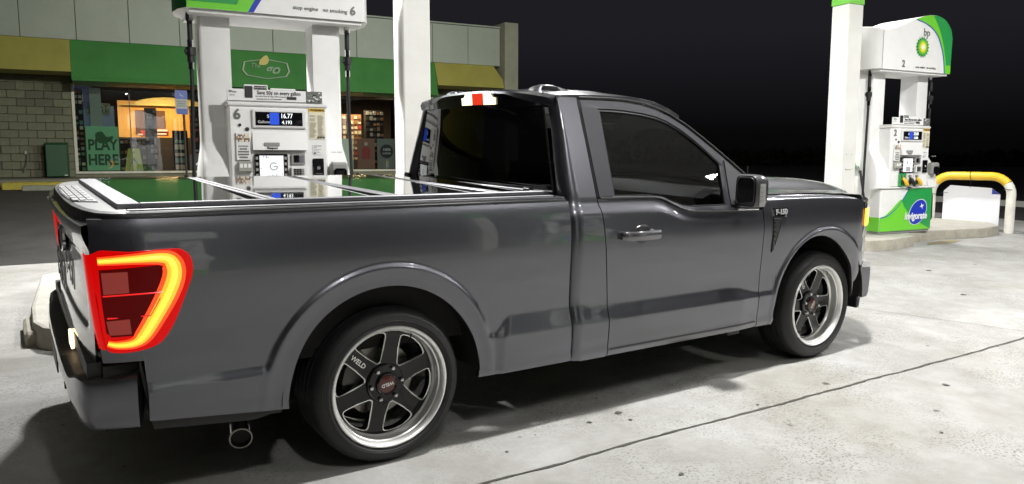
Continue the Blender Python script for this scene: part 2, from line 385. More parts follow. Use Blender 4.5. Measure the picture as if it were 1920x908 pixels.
def store_fills():  # unseen lamps added to brighten the store front, no known source there
    for j, u in enumerate((.5, 4.5, 9.0)):
        p = st(u, 2.5); q = thing('flood_light', ['floodlight on the canopy edge aimed at the block wall end of the store', 'floodlight on the canopy edge aimed at the middle of the store', 'floodlight on the canopy edge aimed at the far end of the store'][j], 'floodlight', (p.x, p.y, 4.9), A0)
        boxo('housing', (-.2, -.12, -.02), (.2, .0, .28), GREYP, q, .01)
        L_ = bpy.data.lights.new('flood_lamp', 'AREA'); L_.shape = 'SQUARE'; L_.size = .3; L_.energy = STORE_FILL_W; L_.color = (.97, 1, .88); L_.spread = R(150)
        lo = bpy.data.objects.new('lamp', L_); COL.objects.link(lo); lo.parent = q; lo.location = (0, .03, .13); lo.rotation_euler = (R(78), 0, 0)
store_fills()
def column(u, label, green_top=True, holes=True, v=0, hgt=4.75):
    p = st(u, v); z0 = gz(p.y)+.15 if v == 0 else gz(p.y)
    t = thing('canopy_column', label, 'column', (p.x, p.y, z0), A0, 'square white canopy columns')
    m = MB(); a = .143; H = hgt-z0; m.box((-a, -a, 0), (a, a, 3.15 if green_top else H), COLPAINT, .012); m.obj('shaft', t)
    if green_top:
        boxo('green_band', (-a-.006, -a-.006, 3.15), (a+.006, a+.006, 3.24), LGREEN, t, .004); boxo('green_head', (-a-.006, -a-.006, 3.242), (a+.006, a+.006, H), GREEN, t, .004)
    boxo('base_trim', (-a-.02, -a-.02, 0), (a+.02, a+.02, .05), COLPAINT, t, .008)
    if holes:
        SC = mat('scuff', (.3, .28, .22), .8)
        m = MB()
        for (u_, z_) in ((-.06, 1.12), (.05, 1.12), (-.06, .92), (.07, .92)): m.lathe([(0, 0), (.007, 0), (.007, .004)], SC, (u_, -a-.004, z_), n=8)
        m.box((-.07, -a-.0025, .905), (.05, -a+.001, .915), SC); m.obj('bolt_holes', t, smooth=False, kind='stuff')
    return t
column(1.38, 'white square canopy column right behind the truck bed, beside the store window', green_top=False, holes=False)
column(7.72, 'white square canopy column with green head behind the truck hood, beside the pump')
column(4.84, 'white square canopy column on the island behind the photographer', True, False, v=-10.2)

# ================================================================ FUEL DISPENSERS
def petal_star(m, c, r0, r1, n, mtl, y, rot=0):
    pts = []
    for i in range(2*n):
        a = rot+math.pi*i/n; r = r1 if i % 2 == 0 else r0; pts.append((c[0]+r*math.cos(a), c[1]+r*math.sin(a)))
    m.prism(pts, y, y+.002, mtl)
HY = mat('logo_yellow', (.9, .75, .02), .4); HG = mat('logo_green', (.0, .22, .04), .4); HG2 = mat('logo_mid_green', (.09, .45, .04), .4)
SCREEN = mat('lcd_blue', (.01, .02, .1), .2, emis=(.03, .10, .75), es=.9)
DIG = mat('lcd_digits', (.8, .8, .8), .3, emis=(.9, .95, 1), es=1.0)
MON = mat('monitor_lit', (.5, .5, .5), .2, emis=(.85, .88, .9), es=.75)
MONG = mat('monitor_grey', (.2, .2, .2), .2, emis=(.30, .32, .33), es=.7)
GREYP = mat('grey_plastic', (.28, .28, .27), .4)
STICK = mat('sticker_cream', (.72, .67, .50), .5)
def dispenser(u, v, num, label, mirror, nozz=True, group='fuel dispensers on the islands', back=False, amount=('16.77', '4.193'), full=True):
    p = st(u, v); z0 = gz(p.y)+.15
    t = thing('fuel_dispenser', label, 'fuel pump', (p.x, p.y, z0), A0+(math.pi if back else 0), group)
    # end pylons: bell shaped in side view, blending into a wide foot
    for s in (-1, 1):
        m = MB(); P = []
        for (z, hv, uo, ui) in [(0, .36, .66, .44), (.35, .36, .66, .44), (.62, .355, .655, .44), (.655, .35, .655, .435), (.80, .335, .65, .42), (.95, .29, .64, .40), (1.05, .235, .63, .385), (1.13, .175, .622, .37), (1.2, .14, .62, .36), (1.7, .135, .62, .36), (2.3, .135, .62, .36)]:
            r = .03; hf = hv if z > .64 else .12+(hv-.12)*sm((z-.60)/.04)
            P.append([(s*ui, -hf, z), (s*(uo-r), -hf, z), (s*(uo-.008), -hf+.01, z), (s*uo, -hf+r, z), (s*uo, hv-r, z), (s*(uo-r), hv, z), (s*ui, hv, z)])
        m.grid(P, WHITE, closed_v=True); m.obj('pylon', t, angle=50)
        boxo('panel_seam', (s*.36-.0015 if s < 0 else .36, -.1368, 1.14), (s*.621, -.1352, 1.144), PRINTG, t)
    # lower cabinet
    m = MB(); m.box((-.57, -.325, .03), (.57, .30, .64), WHITE, .012); m.obj('lower_cabinet', t)
    for s in (-1, 1): boxo('side_band', (min(s*.570, s*.5735), -.32, .035), (max(s*.570, s*.5735), -.05, .235), LGREEN, t)
    boxo('plinth', (-.56, -.315, 0), (.56, .29, .03), GREYP, t)
    for fs in ((-1, 1) if full else (-1,)):
        # wrapped graphic: light green foot, green swoosh, blue medallion
        y = -.329
        m = MB(); f = -1
        low = [(-.438, .035), (.438, .035), (.438, .632), (.02, .632)]+[(.02-.458*t_, .632-.40*(1-(1-t_)**2)) for t_ in np.linspace(.12, 1, 9)]
        m.prism(low, y, y+.003, GREEN); 
        lo2 = [(-.438, .035), (.438, .035), (.30, .10), (.1, .22), (-.05, .38), (-.1, .49), (-.16, .44), (-.26, .34), (-.36, .26), (-.438, .235)]
        m.prism(lo2, y-.0025, y-.0005, LGREEN)
        arc = [(.02-.458*t_, .632-.40*(1-(1-t_)**2)) for t_ in np.linspace(0, 1, 12)]
        m.prism([(a, b+.006) for a, b in arc]+[(a, b-.008) for a, b in arc[::-1]], y-.004, y-.0028, BLUE)
        m.v = [(v[0]*1.295, v[1], v[2]) for v in m.v]; g = m.obj('green_graphic', t, smooth=False)
        m = MB(); el = [(.17+.17*math.cos(a)*.92+.05*math.sin(a), .28+.165*math.sin(a)) for a in np.linspace(0, 2*math.pi, 33)[:-1]]
        m.prism([(a*1.0+(a-.17)*.05, b+(b-.28)*.05) for a, b in el], y-.006, y-.004, WPRINT); m.prism(el, y-.0075, y-.0062, BLUE)
        petal_star(m, (.24, .36), .014, .045, 4, WPRINT, y-.0095, .3); m.v = [(v[0]*1.18+.05, v[1], v[2]*1.08-.01) for v in m.v]; o1 = m.obj('medallion', g, smooth=False)
        t1 = text('Invigorate', .138, (.205, y-.0095, .235), WPRINT, g, shear=.15, bold=.004, sx=.92)
        if fs == 1:
            for o_ in (g,): o_.rotation_euler = (0, 0, math.pi)
    # head
    m = MB(); m.box((-.43, -.335, .66), (.43, .335, 1.50), WHITE, .02); hd = m.obj('head_cabinet', t)
    boxo('cap', (-.435, -.34, 1.498), (.435, .34, 1.533), WHITE2, t, .012)
    boxo('shelf_lip', (-.575, -.35, .641), (.59, .33, .668), WHITE2, t, .008)
    y = -.337
    # display
    d = boxo('display_bezel', (-.235, y-.022, 1.31), (.235, y+.01, 1.475), WHITE2, t, .01)
    boxo('display_glass', (-.205, y-.026, 1.335), (.20, y-.018, 1.452), GLOSSBLK, d)
    boxo('display_lcd', (-.085, y-.028, 1.342), (-.005, y-.0255, 1.446), SCREEN, d)
    text(amount[0], .06, (.06, y-.030, 1.418), DIG, d, align='CENTER', sx=.8); text(amount[1], .045, (.062, y-.030, 1.362), DIG, d, sx=.9)
    text('$', .04, (-.10, y-.030, 1.415), WPRINT, d); text('Gallons', .034, (-.085, y-.030, 1.364), WPRINT, d, align='RIGHT')
    # sloping recess hood under the display, with panel step
    m = MB(); m.add([(-.235, y-.006, 1.28), (.235, y-.006, 1.28), (.235, y-.045, 1.12), (-.235, y-.045, 1.12), (-.235, y+.01, 1.28), (.235, y+.01, 1.28), (.235, y+.01, 1.12), (-.235, y+.01, 1.12)], [(0,3,2,1), (0,1,5,4), (1,2,6,5), (3,7,6,2), (0,4,7,3)], WHITE2)
    hood_ = m.obj('sloping_panel', t, smooth=False)
    boxo('label_plate', (-.14, y-.046, 1.155), (-.01, y-.036, 1.185), GREYP, hood_)
    text('Passport', .026, (-.075, y-.047, 1.137), PRINT, hood_, bold=.001, shear=.2)
    # upper strip above the display
    text(num, .12, (-.355, y-.002, 1.425), PRINTG, t, name='pump_number', bold=.004)
    m = MB()
    for (a, b, r) in ((-.335, 1.335, .013), (-.275, 1.30, .018)): m.lathe([(0, -.006), (r, -.006), (r, 0)], PRINT, (a, y, b), n=14)
    m.obj('lock', t, smooth=False, kind='stuff')
    # pouch with leaflets
    pc = boxo('leaflet_pouch', (-.375, y-.018, 1.03), (-.255, y-.001, 1.27), WHITE2, t, .004)
    rnd = random.Random(5); m = MB()
    for i in range(9):
        for j in range(4):
            m.box((-.37+i*.0122, y-.0205, 1.19+j*.016), (-.3585+i*.0122, y-.0185, 1.205+j*.016), rnd.choice([PRINTG, STICK, mat('print_brown', (.25, .16, .08), .6), mat('print_rust', (.35, .1, .06), .6), WPRINT]))
    for j, wd in enumerate((.07, .09, .09, .06, .08)): m.box((-.315-wd/2, y-.0205, 1.05+j*.024), (-.315+wd/2, y-.0185, 1.062+j*.024), PRINTG if j != 4 else GREYP)
    m.obj('leaflet_print', pc, smooth=False, kind='stuff')
    boxo('pouch_holder', (-.365, y-.05, .93), (-.245, y-.002, 1.02), mat('clear_plastic_grey', (.35, .34, .31), .25), pc, .006)
    m = MB()
    for k in range(3): m.box((-.355+k*.035, y-.0525, .965), (-.33+k*.035, y-.0505, 1.0), WPRINT)
    m.obj('cards', pc, smooth=False, kind='stuff')
    # media monitor with side keys
    mo = boxo('monitor', (-.225, y-.03, .86), (.06, y+.005, 1.085), GLOSSBLK, t, .006)
    boxo('monitor_screen', (-.185, y-.0325, .88), (.02, y-.0295, 1.07), MON if num == '6' else MON, mo)
    m = MB(); pts = [(-.16, .975)]+[(-.075+.075*math.cos(a), .975+.07*math.sin(a)) for a in np.linspace(R(140), R(-140), 20)]
    if num == '6':
        ring = [(-.065+.036*math.cos(a), .975+.036*math.sin(a)) for a in np.linspace(R(45), R(360), 20)]; rin = [(-.065+.027*math.cos(a), .975+.027*math.sin(a)) for a in np.linspace(R(360), R(45), 20)]
        m.prism(ring+rin, y-.036, y-.0345, MONG); m.box((-.065, y-.036, .970), (-.030, y-.0345, .979), MONG)
        for k in range(60):
            a = rnd.uniform(-.183, .012); b = rnd.uniform(.882, 1.06)
            if abs(a+.07) < .085 and abs(b-.975) < .07: continue
            m.box((a, y-.0345, b), (a+rnd.uniform(.004, .012), y-.0326, b+rnd.uniform(.004, .012)), MONG)
    else:
        m.box((-.12, y-.036, .89), (-.03, y-.0326, .95), MONG); m.box((-.11, y-.036, .99), (-.09, y-.0326, 1.03), MONG)
    m.obj('screen_graphic', mo, smooth=False, kind='stuff')
    m = MB()
    for k in range(4):
        for a in (-.218, .028): m.box((a, y-.0325, .885+k*.05), (a+.022, y-.0295, .91+k*.05), GREYP)
    m.obj('soft_key', mo, smooth=False, kind='stuff')
    # card reader, keypad
    cr = boxo('card_reader', (.09, y-.02, .99), (.215, y+.002, 1.085), GREYP, t, .005); boxo('card_slot', (.115, y-.03, 1.01), (.16, y-.018, 1.075), GLOSSBLK, cr, .004); boxo('reader_plate', (.165, y-.024, 1.01), (.2, y-.019, 1.07), ALU, cr)
    kp = boxo('keypad_shelf', (.085, y-.045, .865), (.22, y+.002, .97), WHITE2, t, .006)
    m = MB()
    for i in range(4):
        for j in range(4): m.box((.105+i*.024, y-.05, .885+j*.018), (.125+i*.024, y-.044, .899+j*.018), (PRINT if i < 3 else GREYP))
    m.obj('keys', kp, smooth=False, kind='stuff')
    # right hand column: warning sticker, notices, tap reader
    ws = boxo('warning_sticker', (.262, y-.003, 1.22), (.405, y-.0005, 1.50), STICK, t); boxo('sticker_header', (.262, y-.0045, 1.465), (.405, y-.0028, 1.495), YEL, ws)
    text('WARNING', .027, (.34, y-.0055, 1.479), PRINT, ws, bold=.0008)
    m = MB()
    for c_ in (.268, .338):
        for k in range(22):
            if rnd.random() < .12: continue
            m.box((c_, y-.0042, 1.235+k*.0092), (c_+rnd.uniform(.035, .06), y-.003, 1.239+k*.0092), PRINTG)
    m.obj('fine_print', ws, smooth=False, kind='stuff')
    text('$.18 49', .022, (.368, y-.0055, 1.234), PRINT, ws, bold=.001)
    no = boxo('notice', (.29, y-.003, 1.08), (.375, y-.0005, 1.165), WPRINT, t)
    m = MB()
    for k, (wd, hh) in enumerate(((.02, .012), (.06, .003), (.05, .003), (.07, .003), (.03, .004), (.07, .006))): m.box((.297, y-.0045, 1.085+k*.014), (.297+wd, y-.0028, 1.085+k*.014+hh), PRINTG)
    m.obj('fine_print', no, smooth=False, kind='stuff')
    tp = boxo('tap_reader', (.285, y-.016, .86), (.385, y+.002, 1.045), GLOSSBLK, t, .006); text(')))', .03, (.335, y-.018, .96), WPRINT, tp); boxo('reader_line', (.305, y-.018, .905), (.365, y-.0155, .908), GREYP, tp)
    # scanner box on right pylon
    sc_ = boxo('scanner_housing', (.44, -.40, .84), (.60, -.30, 1.01), GREYP, t, .02); boxo('scanner_mouth', (.46, -.408, .84), (.58, -.395, .955), GLOSSBLK, sc_, .02)
    text('PUSH HERE', .02, (.50, -.362, 1.10), GREYP, t)
    # nozzles in their boots
    for k, (a, c1, c2) in enumerate(((-.17, GREEN, YEL), (-.015, WHITE2, BLACK), (.14, WHITE2, YEL))):
        b_ = boxo('nozzle_boot', (a-.065, y-.03, .675), (a+.065, y+.002, .855), c1, t, .006)
        boxo('price_window', (a-.04, y-.034, .80), (a+.02, y-.029, .835), PRINT, b_)
        text(('87', '89', '93')[k], .026, (a-.01, y-.0355, .818), WPRINT, b_)
        m = MB(); m.tube([(a-.02, y-.04, .795), (a+.0, y-.06, .76), (a+.02, y-.07, .72), (a+.045, y-.075, .69)], [.018, .028, .03, .022], c2, 8); m.box((a-.04, y-.055, .70), (a-.005, y-.03, .76), BLACK, .006)
        m.obj('nozzle', b_)
    boxo('push_bar', (-.06, y-.02, .645), (.06, y-.012, .66), PRINT, t)
    # ad topper
    at = boxo('ad_topper', (-.43, -.345, 1.545), (.24, -.325, 1.645), WPRINT, t, .003)
    boxo('topper_picture', (.24, -.345, 1.545), (.385, -.325, 1.645), PRINTG, at, .002)
    m = MB()
    for k in range(26): a = rnd.uniform(.245, .365); b = rnd.uniform(1.55, 1.625); m.box((a, -.3475, b), (a+rnd.uniform(.005, .02), -.345, b+rnd.uniform(.004, .018)), rnd.choice([WPRINT, PRINT, GREYP]))
    m.obj('picture_print', at, smooth=False, kind='stuff')
    boxo('topper_tab', (-.29, -.347, 1.64), (-.09, -.327, 1.685), WPRINT, at, .006)
    boxo('topper_tab', (-.07, -.347, 1.64), (.15, -.327, 1.66), WPRINT, at, .006)
    ph = boxo('phone_picture', (-.285, -.352, 1.572), (-.22, -.3455, 1.672), PRINT, at, .003); boxo('phone_dot', (-.265, -.3535, 1.655), (-.25, -.352, 1.667), WPRINT, ph) if False else None
    tb = boxo('text_badge', (-.205, -.350, 1.645), (-.10, -.3465, 1.675), PRINT, at); 
    text('Limited Time Offer', .0145, (-.152, -.352, 1.66), WPRINT, at, bold=.0002)
    text('Save 50¢ on every gallon', .047, (.005, -.347, 1.618), PRINT, at, bold=.0006, sx=.80)
    text('for your first 60 days after account', .0185, (-.065, -.347, 1.588), PRINTG, at); text('opening and 1¢ off thereafter', .0185, (-.08, -.347, 1.565), PRINTG, at)
    boxo('text_badge', (.07, -.349, 1.565), (.155, -.3465, 1.59), PRINT, at, .002); text('BPme', .028, (-.385, -.347, 1.62), PRINTG, at); text('rewards', .014, (-.39, -.347, 1.592), GREYP, at)
    boxo('topper_shelf', (-.43, -.33, 1.53), (.40, .33, 1.546), WHITE2, t)
    # the big sign spanning the pylons
    sgn = -1 if mirror else 1
    top = catmull([(-.76, .53), (-.66, .535), (-.5, .565), (-.3, .635), (-.05, .725), (.15, .78), (.35, .80), (.52, .775), (.64, .71), (.72, .62), (.76, .51)], 4)
    zb = 2.30; out = [(a*sgn+.06*sgn*0+.04, b+zb) for a, b in ([(-.76, 0)]+top+[(.76, 0)])]
    m = MB(); m.prism(out, -.33, .33, WHITE); sg = m.obj('header_sign', t, angle=25)
    X = lambda a: a*sgn+.04
    # bulging ends
    for e in (-1, 1):
        hh = .53 if e == -1 else .51; m = MB(); P = []
        for (vv, uu) in ((-.33, 0), (-.2, .06), (0, .09), (.2, .06), (.33, 0)):
            zt = hh+(.07*math.cos(vv/.33*math.pi/2) if e == -1 else .03*math.cos(vv/.33*math.pi/2))
            P.append([(X(e*(.76+uu)), vv, zb+.003), (X(e*(.76+uu)), vv, zb+zt-.003), (X(e*.70), vv, zb+zt+.01)])
        m.grid(P, WHITE if e == -1 else DGREEN); m.add([(X(e*.75), -.33, zb+.002), (X(e*.82), -.2, zb+.002), (X(e*.85), 0, zb+.002), (X(e*.82), .2, zb+.002), (X(e*.75), .33, zb+.002)], [(0,1,2,3,4)], WHITE); m.obj('sign_end', sg, angle=25)
    boxo('sign_underside', (-.70, -.30, zb-.03), (.78, .30, zb-.002), WHITE2, sg)
    y = -.334
    arcA = catmull([(-.06, .715), (.18, .665), (.40, .55), (.53, .37), (.60, .18), (.63, 0)], 4)
    arcB = catmull([(.30, .795), (.42, .66), (.53, .48), (.60, .3), (.645, .12)], 4)
    topr = [q for q in top if q[0] > -.09]
    P1 = arcA[::-1]+[(-.085, .712)]+[(q[0], q[1]-.002) for q in topr]+[(.757, .0)]
    if mirror:
        arcA = [(-.25, .60), (-.05, .45), (.12, .24), (.22, .09), (.27, 0)]; arcB = [(-.02, .60), (.12, .45), (.26, .25), (.34, .10), (.36, .055)]
        P1 = arcA[::-1]+[(q[0], q[1]-.002) for q in top if q[0] > -.2]+[(.757, 0)]
    m = MB(); m.prism([(X(a), b+zb) for a, b in P1], y, y+.004, LGREEN)
    P2 = arcB[::-1]+[(q[0], q[1]-.004) for q in top if q[0] > (.05 if mirror else .31)]+[(.754, .055 if mirror else .12)]
    m.prism([(X(a), b+zb) for a, b in P2], y-.003, y-.0005, GREEN)
    m.prism([(X(a), b+zb) for a, b in arcA]+[(X(a-(.045 if mirror else .012)), b+zb-(0 if mirror and b == 0 else .008)) for a, b in arcA[::-1]], y-.002, y+.003, BLUE); m.obj('green_swoosh', sg, smooth=False)
    m = MB(); c = (X(.17) if not mirror else X(-.02)-.04, zb+.37) if not mirror else (.24, zb+.37); c = (.13, zb+.34) if not mirror else c
    petal_star(m, c, .115, .15, 18, HG, y-.003); petal_star(m, c, .095, .128, 18, HG2, y-.0055, math.pi/18); petal_star(m, c, .07, .10, 18, mat('logo_lime', (.35, .6, .02), .4), y-.008); petal_star(m, c, .05, .078, 18, HY, y-.0105, math.pi/18); petal_star(m, c, .03, .045, 18, WPRINT, y-.013)
    m.obj('petal_logo', sg, smooth=False)
    text('bp', .15, (c[0]+(.08 if not mirror else .17), y-.001, c[1]+(.205 if not mirror else .22)), PRINTG, sg)
    if mirror: text('stop engine   no smoking', .048, (.395, y-.001, zb+.075), PRINTG, sg); text(num, .105, (.69, y-.001, zb+.085), PRINTG, sg, bold=.003)
    else: text('stop engine   no smoking', .044, (.23, y-.001, zb+.06), PRINTG, sg); text(num, .13, (-.26, y-.001, zb+.085), PRINTG, sg, bold=.003)
    if not mirror: boxo('sign_seam', (X(-.752), y-.0005, zb+.01), (X(-.746), y+.004, zb+.52), PRINTG, sg)
    # hoses hanging on both ends
    for s in (-1, 1):
        x = s*.685; m = MB()
        m.tube([(x, -.13, 2.30), (x, -.13, 2.1), (x+s*.0, -.13, 1.7), (x+s*.015, -.13, 1.0), (x+s*.03, -.14, .45), (x+s*.035, -.16, .2), (x+s*.05, -.19, .1), (x+s*.07, -.21, .18), (x+s*.075, -.20, .5), (x+s*.08, -.12, .9)], .0165, RUBBER, 10)
        h = m.obj('hose', t)
        m = MB(); m.tube([(x, -.13, 2.31), (x, -.13, 2.22)], .03, CHROME, 10); m.tube([(x, -.13, 2.22), (x, -.13, 2.06)], .022, RUBBER, 10); m.tube([(x, -.13, 2.06), (x, -.13, 2.0)], .026, CHROME, 10)
        m.tube([(x, -.13, 1.995), (x, -.13, 1.93)], .042, BLACK, 10); m.box((x-.05, -.16, 1.945), (x-.03, -.10, 1.98), BLACK, .004); m.tube([(x, -.13, 1.93), (x, -.13, 1.87)], .03, BLACK, 10); m.tube([(x, -.13, 1.87), (x, -.13, 1.81)], .023, CHROME, 10)
        m.obj('breakaway_fitting', h)
        nx = x+s*.03; k_ = -1 if s > 0 else 1
        if not nozz: continue
        m = MB(); m.box((nx-.045, k_*.10-.09, .90), (nx+.045, k_*.10+.09, 1.02), GREEN, .03); m.tube([(nx, k_*.16, .93), (nx+s*.03, k_*.20, .80), (nx+s*.05, k_*.22, .70)], [.022, .017, .015], CHROME, 8)
        m.tube([(nx, k_*.03, .98), (nx, -k_*.04, .95), (nx, -k_*.08, .86)], .012, CHROME, 8); m.obj('side_nozzle', h)
    return t
dispenser(0, 0, '6', 'white fuel pump numbered 6 behind the truck bed, screen showing 16.77', True, nozz=False)
# shift: measured 0.3 m nearer along the island
dispenser(8.80, .03, '2', 'white fuel pump numbered 2 with green and blue Invigorate base, by the yellow guard rail', False, amount=('22.00', '5.502'))
dispenser(0.2, -10.2, '5', 'white fuel pump on the second island behind the photographer, nearer the tailgate', False, back=True)
dispenser(6.6, -10.2, '3', 'white fuel pump on the second island, further along behind the photographer', False, back=True)
island('pump_island', uvpoly([(8.6, -10.8), (8.6, -9.6), (-1.6, -9.6), (-1.9, -9.9), (-1.9, -10.5), (-1.6, -10.8)]))

# ================================================================ GUARD RAIL + board
def guard():
    t = thing('guard_rail', 'yellow topped white steel hoop bollard at the island end, right edge', 'bollard', (0, 0, 0))
    a, b = Vector((12.18, 2.97)), Vector((12.42, 1.80)); 
    d = (b-a); Ln = d.length; d.normalize(); 
    za, zb_ = gz(a.y)+.15, gz(b.y)
    r_c = .30; H = .915; pts = []
    def P(s, z): q = a+d*s; return (q.x, q.y, z)
    zt = gz(2.4)+H
    pts = [P(0, za), P(0, zt-r_c)]+[P(r_c-r_c*math.cos(k), zt-r_c+r_c*math.sin(k)) for k in np.linspace(.2, math.pi/2, 7)]
    pts2 = [P(Ln-r_c+r_c*math.sin(k), zt-r_c+r_c*math.cos(k)) for k in np.linspace(0, math.pi/2-.2, 7)]+[P(Ln, zt-r_c), P(Ln, zb_)]
    allp = pts+pts2; k0 = 4; k1 = len(allp)-5
    WP = mat('rail_white', (.72, .70, .63), .5, noise=.12, nscale=6, bump=.2, bscale=30)
    m = MB(); m.tube(allp[k0:k1+1], .0705, YEL, 18, cap=False); m.obj('yellow_top', t)
    m = MB(); m.tube(allp[:k0+1], .07, WP, 18, cap=False); m.obj('leg', t); m = MB(); m.tube(allp[k1:], .07, WP, 18, cap=False); m.obj('leg', t)
    # white board hung inside the hoop with ties
    q = thing('sign_board', 'blank white board with clipped corners tied inside the yellow hoop', 'board', (0, 0, 0))
    n = Vector((d.y, -d.x)); off = .09
    def B(s, z, o=0): qq = a+d*s-n*(off*-1+o)*-1; return (qq.x, qq.y, z)
    z0 = gz(2.4)-.15; s0, s1 = .17, Ln-.17
    poly = [(s0, z0+.25), (s0, z0+.80), (s0+.10, z0+.90), (s1-.13, z0+.865), (s1, z0+.76), (s1, z0+.22)]
    m = MB(); n_ = len(poly); vs = [B(x, z) for x, z in poly]+[B(x, z, .012) for x, z in poly]
    m.add(vs, [tuple(range(n_)), tuple(range(n_, 2*n_))[::-1]]+[(i, (i+1) % n_, n_+(i+1) % n_, n_+i) for i in range(n_)], mat('white_board', (.74, .75, .79), .4, noise=.04, nscale=3)); m.obj('panel', q, smooth=False)
    for oo in (-.003, .015):
        m = MB(); m.add([B(s1-.125, z0+.86, oo), B(s1-.005, z0+.765, oo), B(s1-.125, z0+.765, oo)], [(0,1,2)], mat('corner_blue', (.02, .04, .30), .4)); m.obj('corner_mark', q, smooth=False)
    TIE = mat('black_tie', (.01, .01, .01), .5); m = MB()
    def ring(c, dirv, rr_): 
        c = Vector(c); dirv = Vector(dirv).normalized(); e = dirv.orthogonal().normalized(); f = dirv.cross(e)
        m.tube([c+(e*math.cos(k)+f*math.sin(k))*rr_ for k in np.linspace(0, 2*math.pi, 17)], .005, TIE, 5)
    ring(P(Ln*.5, zt), (d.x, d.y, .15), .075); m.tube([P(Ln*.5, zt-.07), B(Ln*.48, z0+.83, -.01)], .003, TIE, 5)
    ring(P(Ln-.03, zt-.22), (.1, 0, 1), .078); ring(P(0.0, z0+.74), (.1, 0, 1), .077); m.tube([P(.05, z0+.75), B(s0+.12, z0+.78, -.01)], .003, TIE, 5)
    m.obj('tie', q)
guard()
# ================================================================ STORE
SO = Vector((-.68, 19.47)); GS = gz(19)
def store():
    t = thing('convenience_store', 'low block-walled convenience store with green and yellow awning and lit windows', 'store', (SO.x, SO.y, 0), A0)
    z0 = GS-.05; wb = .78
    # masonry left of the window: mortar backing and single blocks
    boxo('wall', (-14, .05, z0), (.96, .3, 3.6), MORTAR, t)
    boxo('wall', (.96, .05, z0), (11.4, .3, .86), mat('sill_wall', (.22, .21, .15), .85, noise=.2, nscale=4), t)
    boxo('wall', (11.4, .05, z0), (14.0, .3, 3.6), MORTAR, t)
    boxo('wall', (.96, .05, 3.24), (11.4, .3, 3.6), DGREEN, t)
    rnd = random.Random(3); bw, bh = .4064, .2032; base = None; cnt = 0
    me1 = MB(); me1.box((.005, -.02, .005), (bw-.006, .05, bh-.006), CMU, .005); A_ = me1.obj('concrete_block', t); 
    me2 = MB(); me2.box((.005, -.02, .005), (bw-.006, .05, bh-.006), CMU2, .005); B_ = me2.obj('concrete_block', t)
    used = []
    for j in range(13):
        z = wb+j*bh
        off = 0 if j % 2 else bw/2
        for i in range(0, 4):
            x = .955-bw*(i+1)-off
            if x < -1.25: continue
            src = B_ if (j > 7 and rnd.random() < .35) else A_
            if src not in used: o = src; used.append(src)
            else: o = src.copy(); COL.objects.link(o); o.parent = t
            o.location = (x, 0, z); cnt += 1
        if off:  # half block beside the window
            hb = MB(); hb.box((.955-bw/2+.005, -.02, z+.005), (.954, .05, z+bh-.006), CMU, .005); hb.obj('concrete_block', t)
    m = MB()
    for j in range(13):
        for i in range(30):
            x = -1.45-bw*i-(0 if j % 2 else bw/2)
            m.box((x+.005-bw, -.02, wb+j*bh+.005), (x-.006, .045, wb+j*bh+bh-.006), CMU)
    m.obj('far_blocks', t, smooth=False, kind='stuff')
    # upper fascia of sheet panels 1.2 m wide
    u = -13.2; k = 0
    while u < 13.0:
        w_ = min(1.188, 13.13-u-.01)
        boxo('fascia_panel', (u+.006, -1.02, 4.24), (u+w_+.006, -.98, 5.42), FASC, t, .008); u += 1.2
    boxo('fascia_backing', (-13.2, -.975, 4.20), (13.12, .3, 5.44), mat('fascia_dark', (.05, .05, .045), .8), t)
    boxo('parapet_cap', (-13.2, -1.04, 5.44), (13.14, .32, 5.48), FASC, t)
    boxo('wing_wall', (13.14, -1.35, z0), (13.62, .6, 5.58), mat('stucco', (.30, .29, .23), .9, noise=.12, nscale=3, bump=.4, bscale=40), t)
    # sloping awning, green centre, yellow ends; rounded lower lip on the green
    def awn(name, ua, ub, mt, zb, rounded, ub2=None):
        ub2 = ub2 or ub
        prof = [(-1.0, 4.22), (-1.04, 4.15), (-1.12, 3.6)]
        prof = [(-1.0, 4.235), (-1.10, 4.0), (-1.28, zb+.16), (-1.32, zb+.08), (-1.30, zb+.02), (-1.20, zb), (-.2, zb)] if rounded else [(-1.0, 4.235), (-1.30, zb), (-1.22, zb-.01), (-.2, zb-.01)]
        m = MB(); m.grid([[(ua, a, b) for a, b in prof], [(ub+(ub2-ub)*((4.235-b)/(4.235-zb)), a, b) for a, b in prof]], mt)
        m.add([(ua, a, b) for a, b in prof]+[(ua, -.2, 4.235)], [tuple(range(len(prof)+1))], mt); m.add([(ub+(ub2-ub)*((4.235-b)/(4.235-zb)), a, b) for a, b in prof]+[(ub, -.2, 4.235)], [tuple(range(len(prof)+1))], mt)
        return m.obj(name, t, angle=45)
    awn('yellow_awning', -13.2, 1.045, AWN_Y, 3.42, False); g = awn('green_awning', 1.05, 10.85, AWN_G, 3.19, True); awn('yellow_awning', 10.86, 12.9, AWN_Y, 3.52, False, 13.3)
    # to go logo board, lozenge with letters
    lg = MB(); ol = [(5.12, 3.68), (5.18, 3.92), (5.75, 4.03), (6.35, 3.94), (6.40, 3.70), (6.30, 3.55), (5.75, 3.46), (5.22, 3.54)]; sp = smooth_poly(ol, 3)
    yv = lambda z: -1.0-.3*(4.235-z)/1.0-.05
    def fr(poly, r0, r1): 
        c = (5.76, 3.74); P = []
        for (x, z) in poly+[poly[0]]:
            P.append([(c[0]+(x-c[0])*r, yv(c[1]+(z-c[1])*r)-e, c[1]+(z-c[1])*r) for r, e in ((r0, 0), (r0, .03), (r1, .03), (r1, 0))])
        return P
    lg.grid(fr(ol, 1.0, .94), mat('logo_silver', (.45, .5, .42), .4)); lo = lg.obj('logo_frame', g)
    sl = (0, -.285, .958)
    text('go', .40, (5.92, yv(3.72)-.03, 3.74), mat('logo_letter', (.30, .42, .28), .4), g, up=sl, shear=.3, bold=.008)
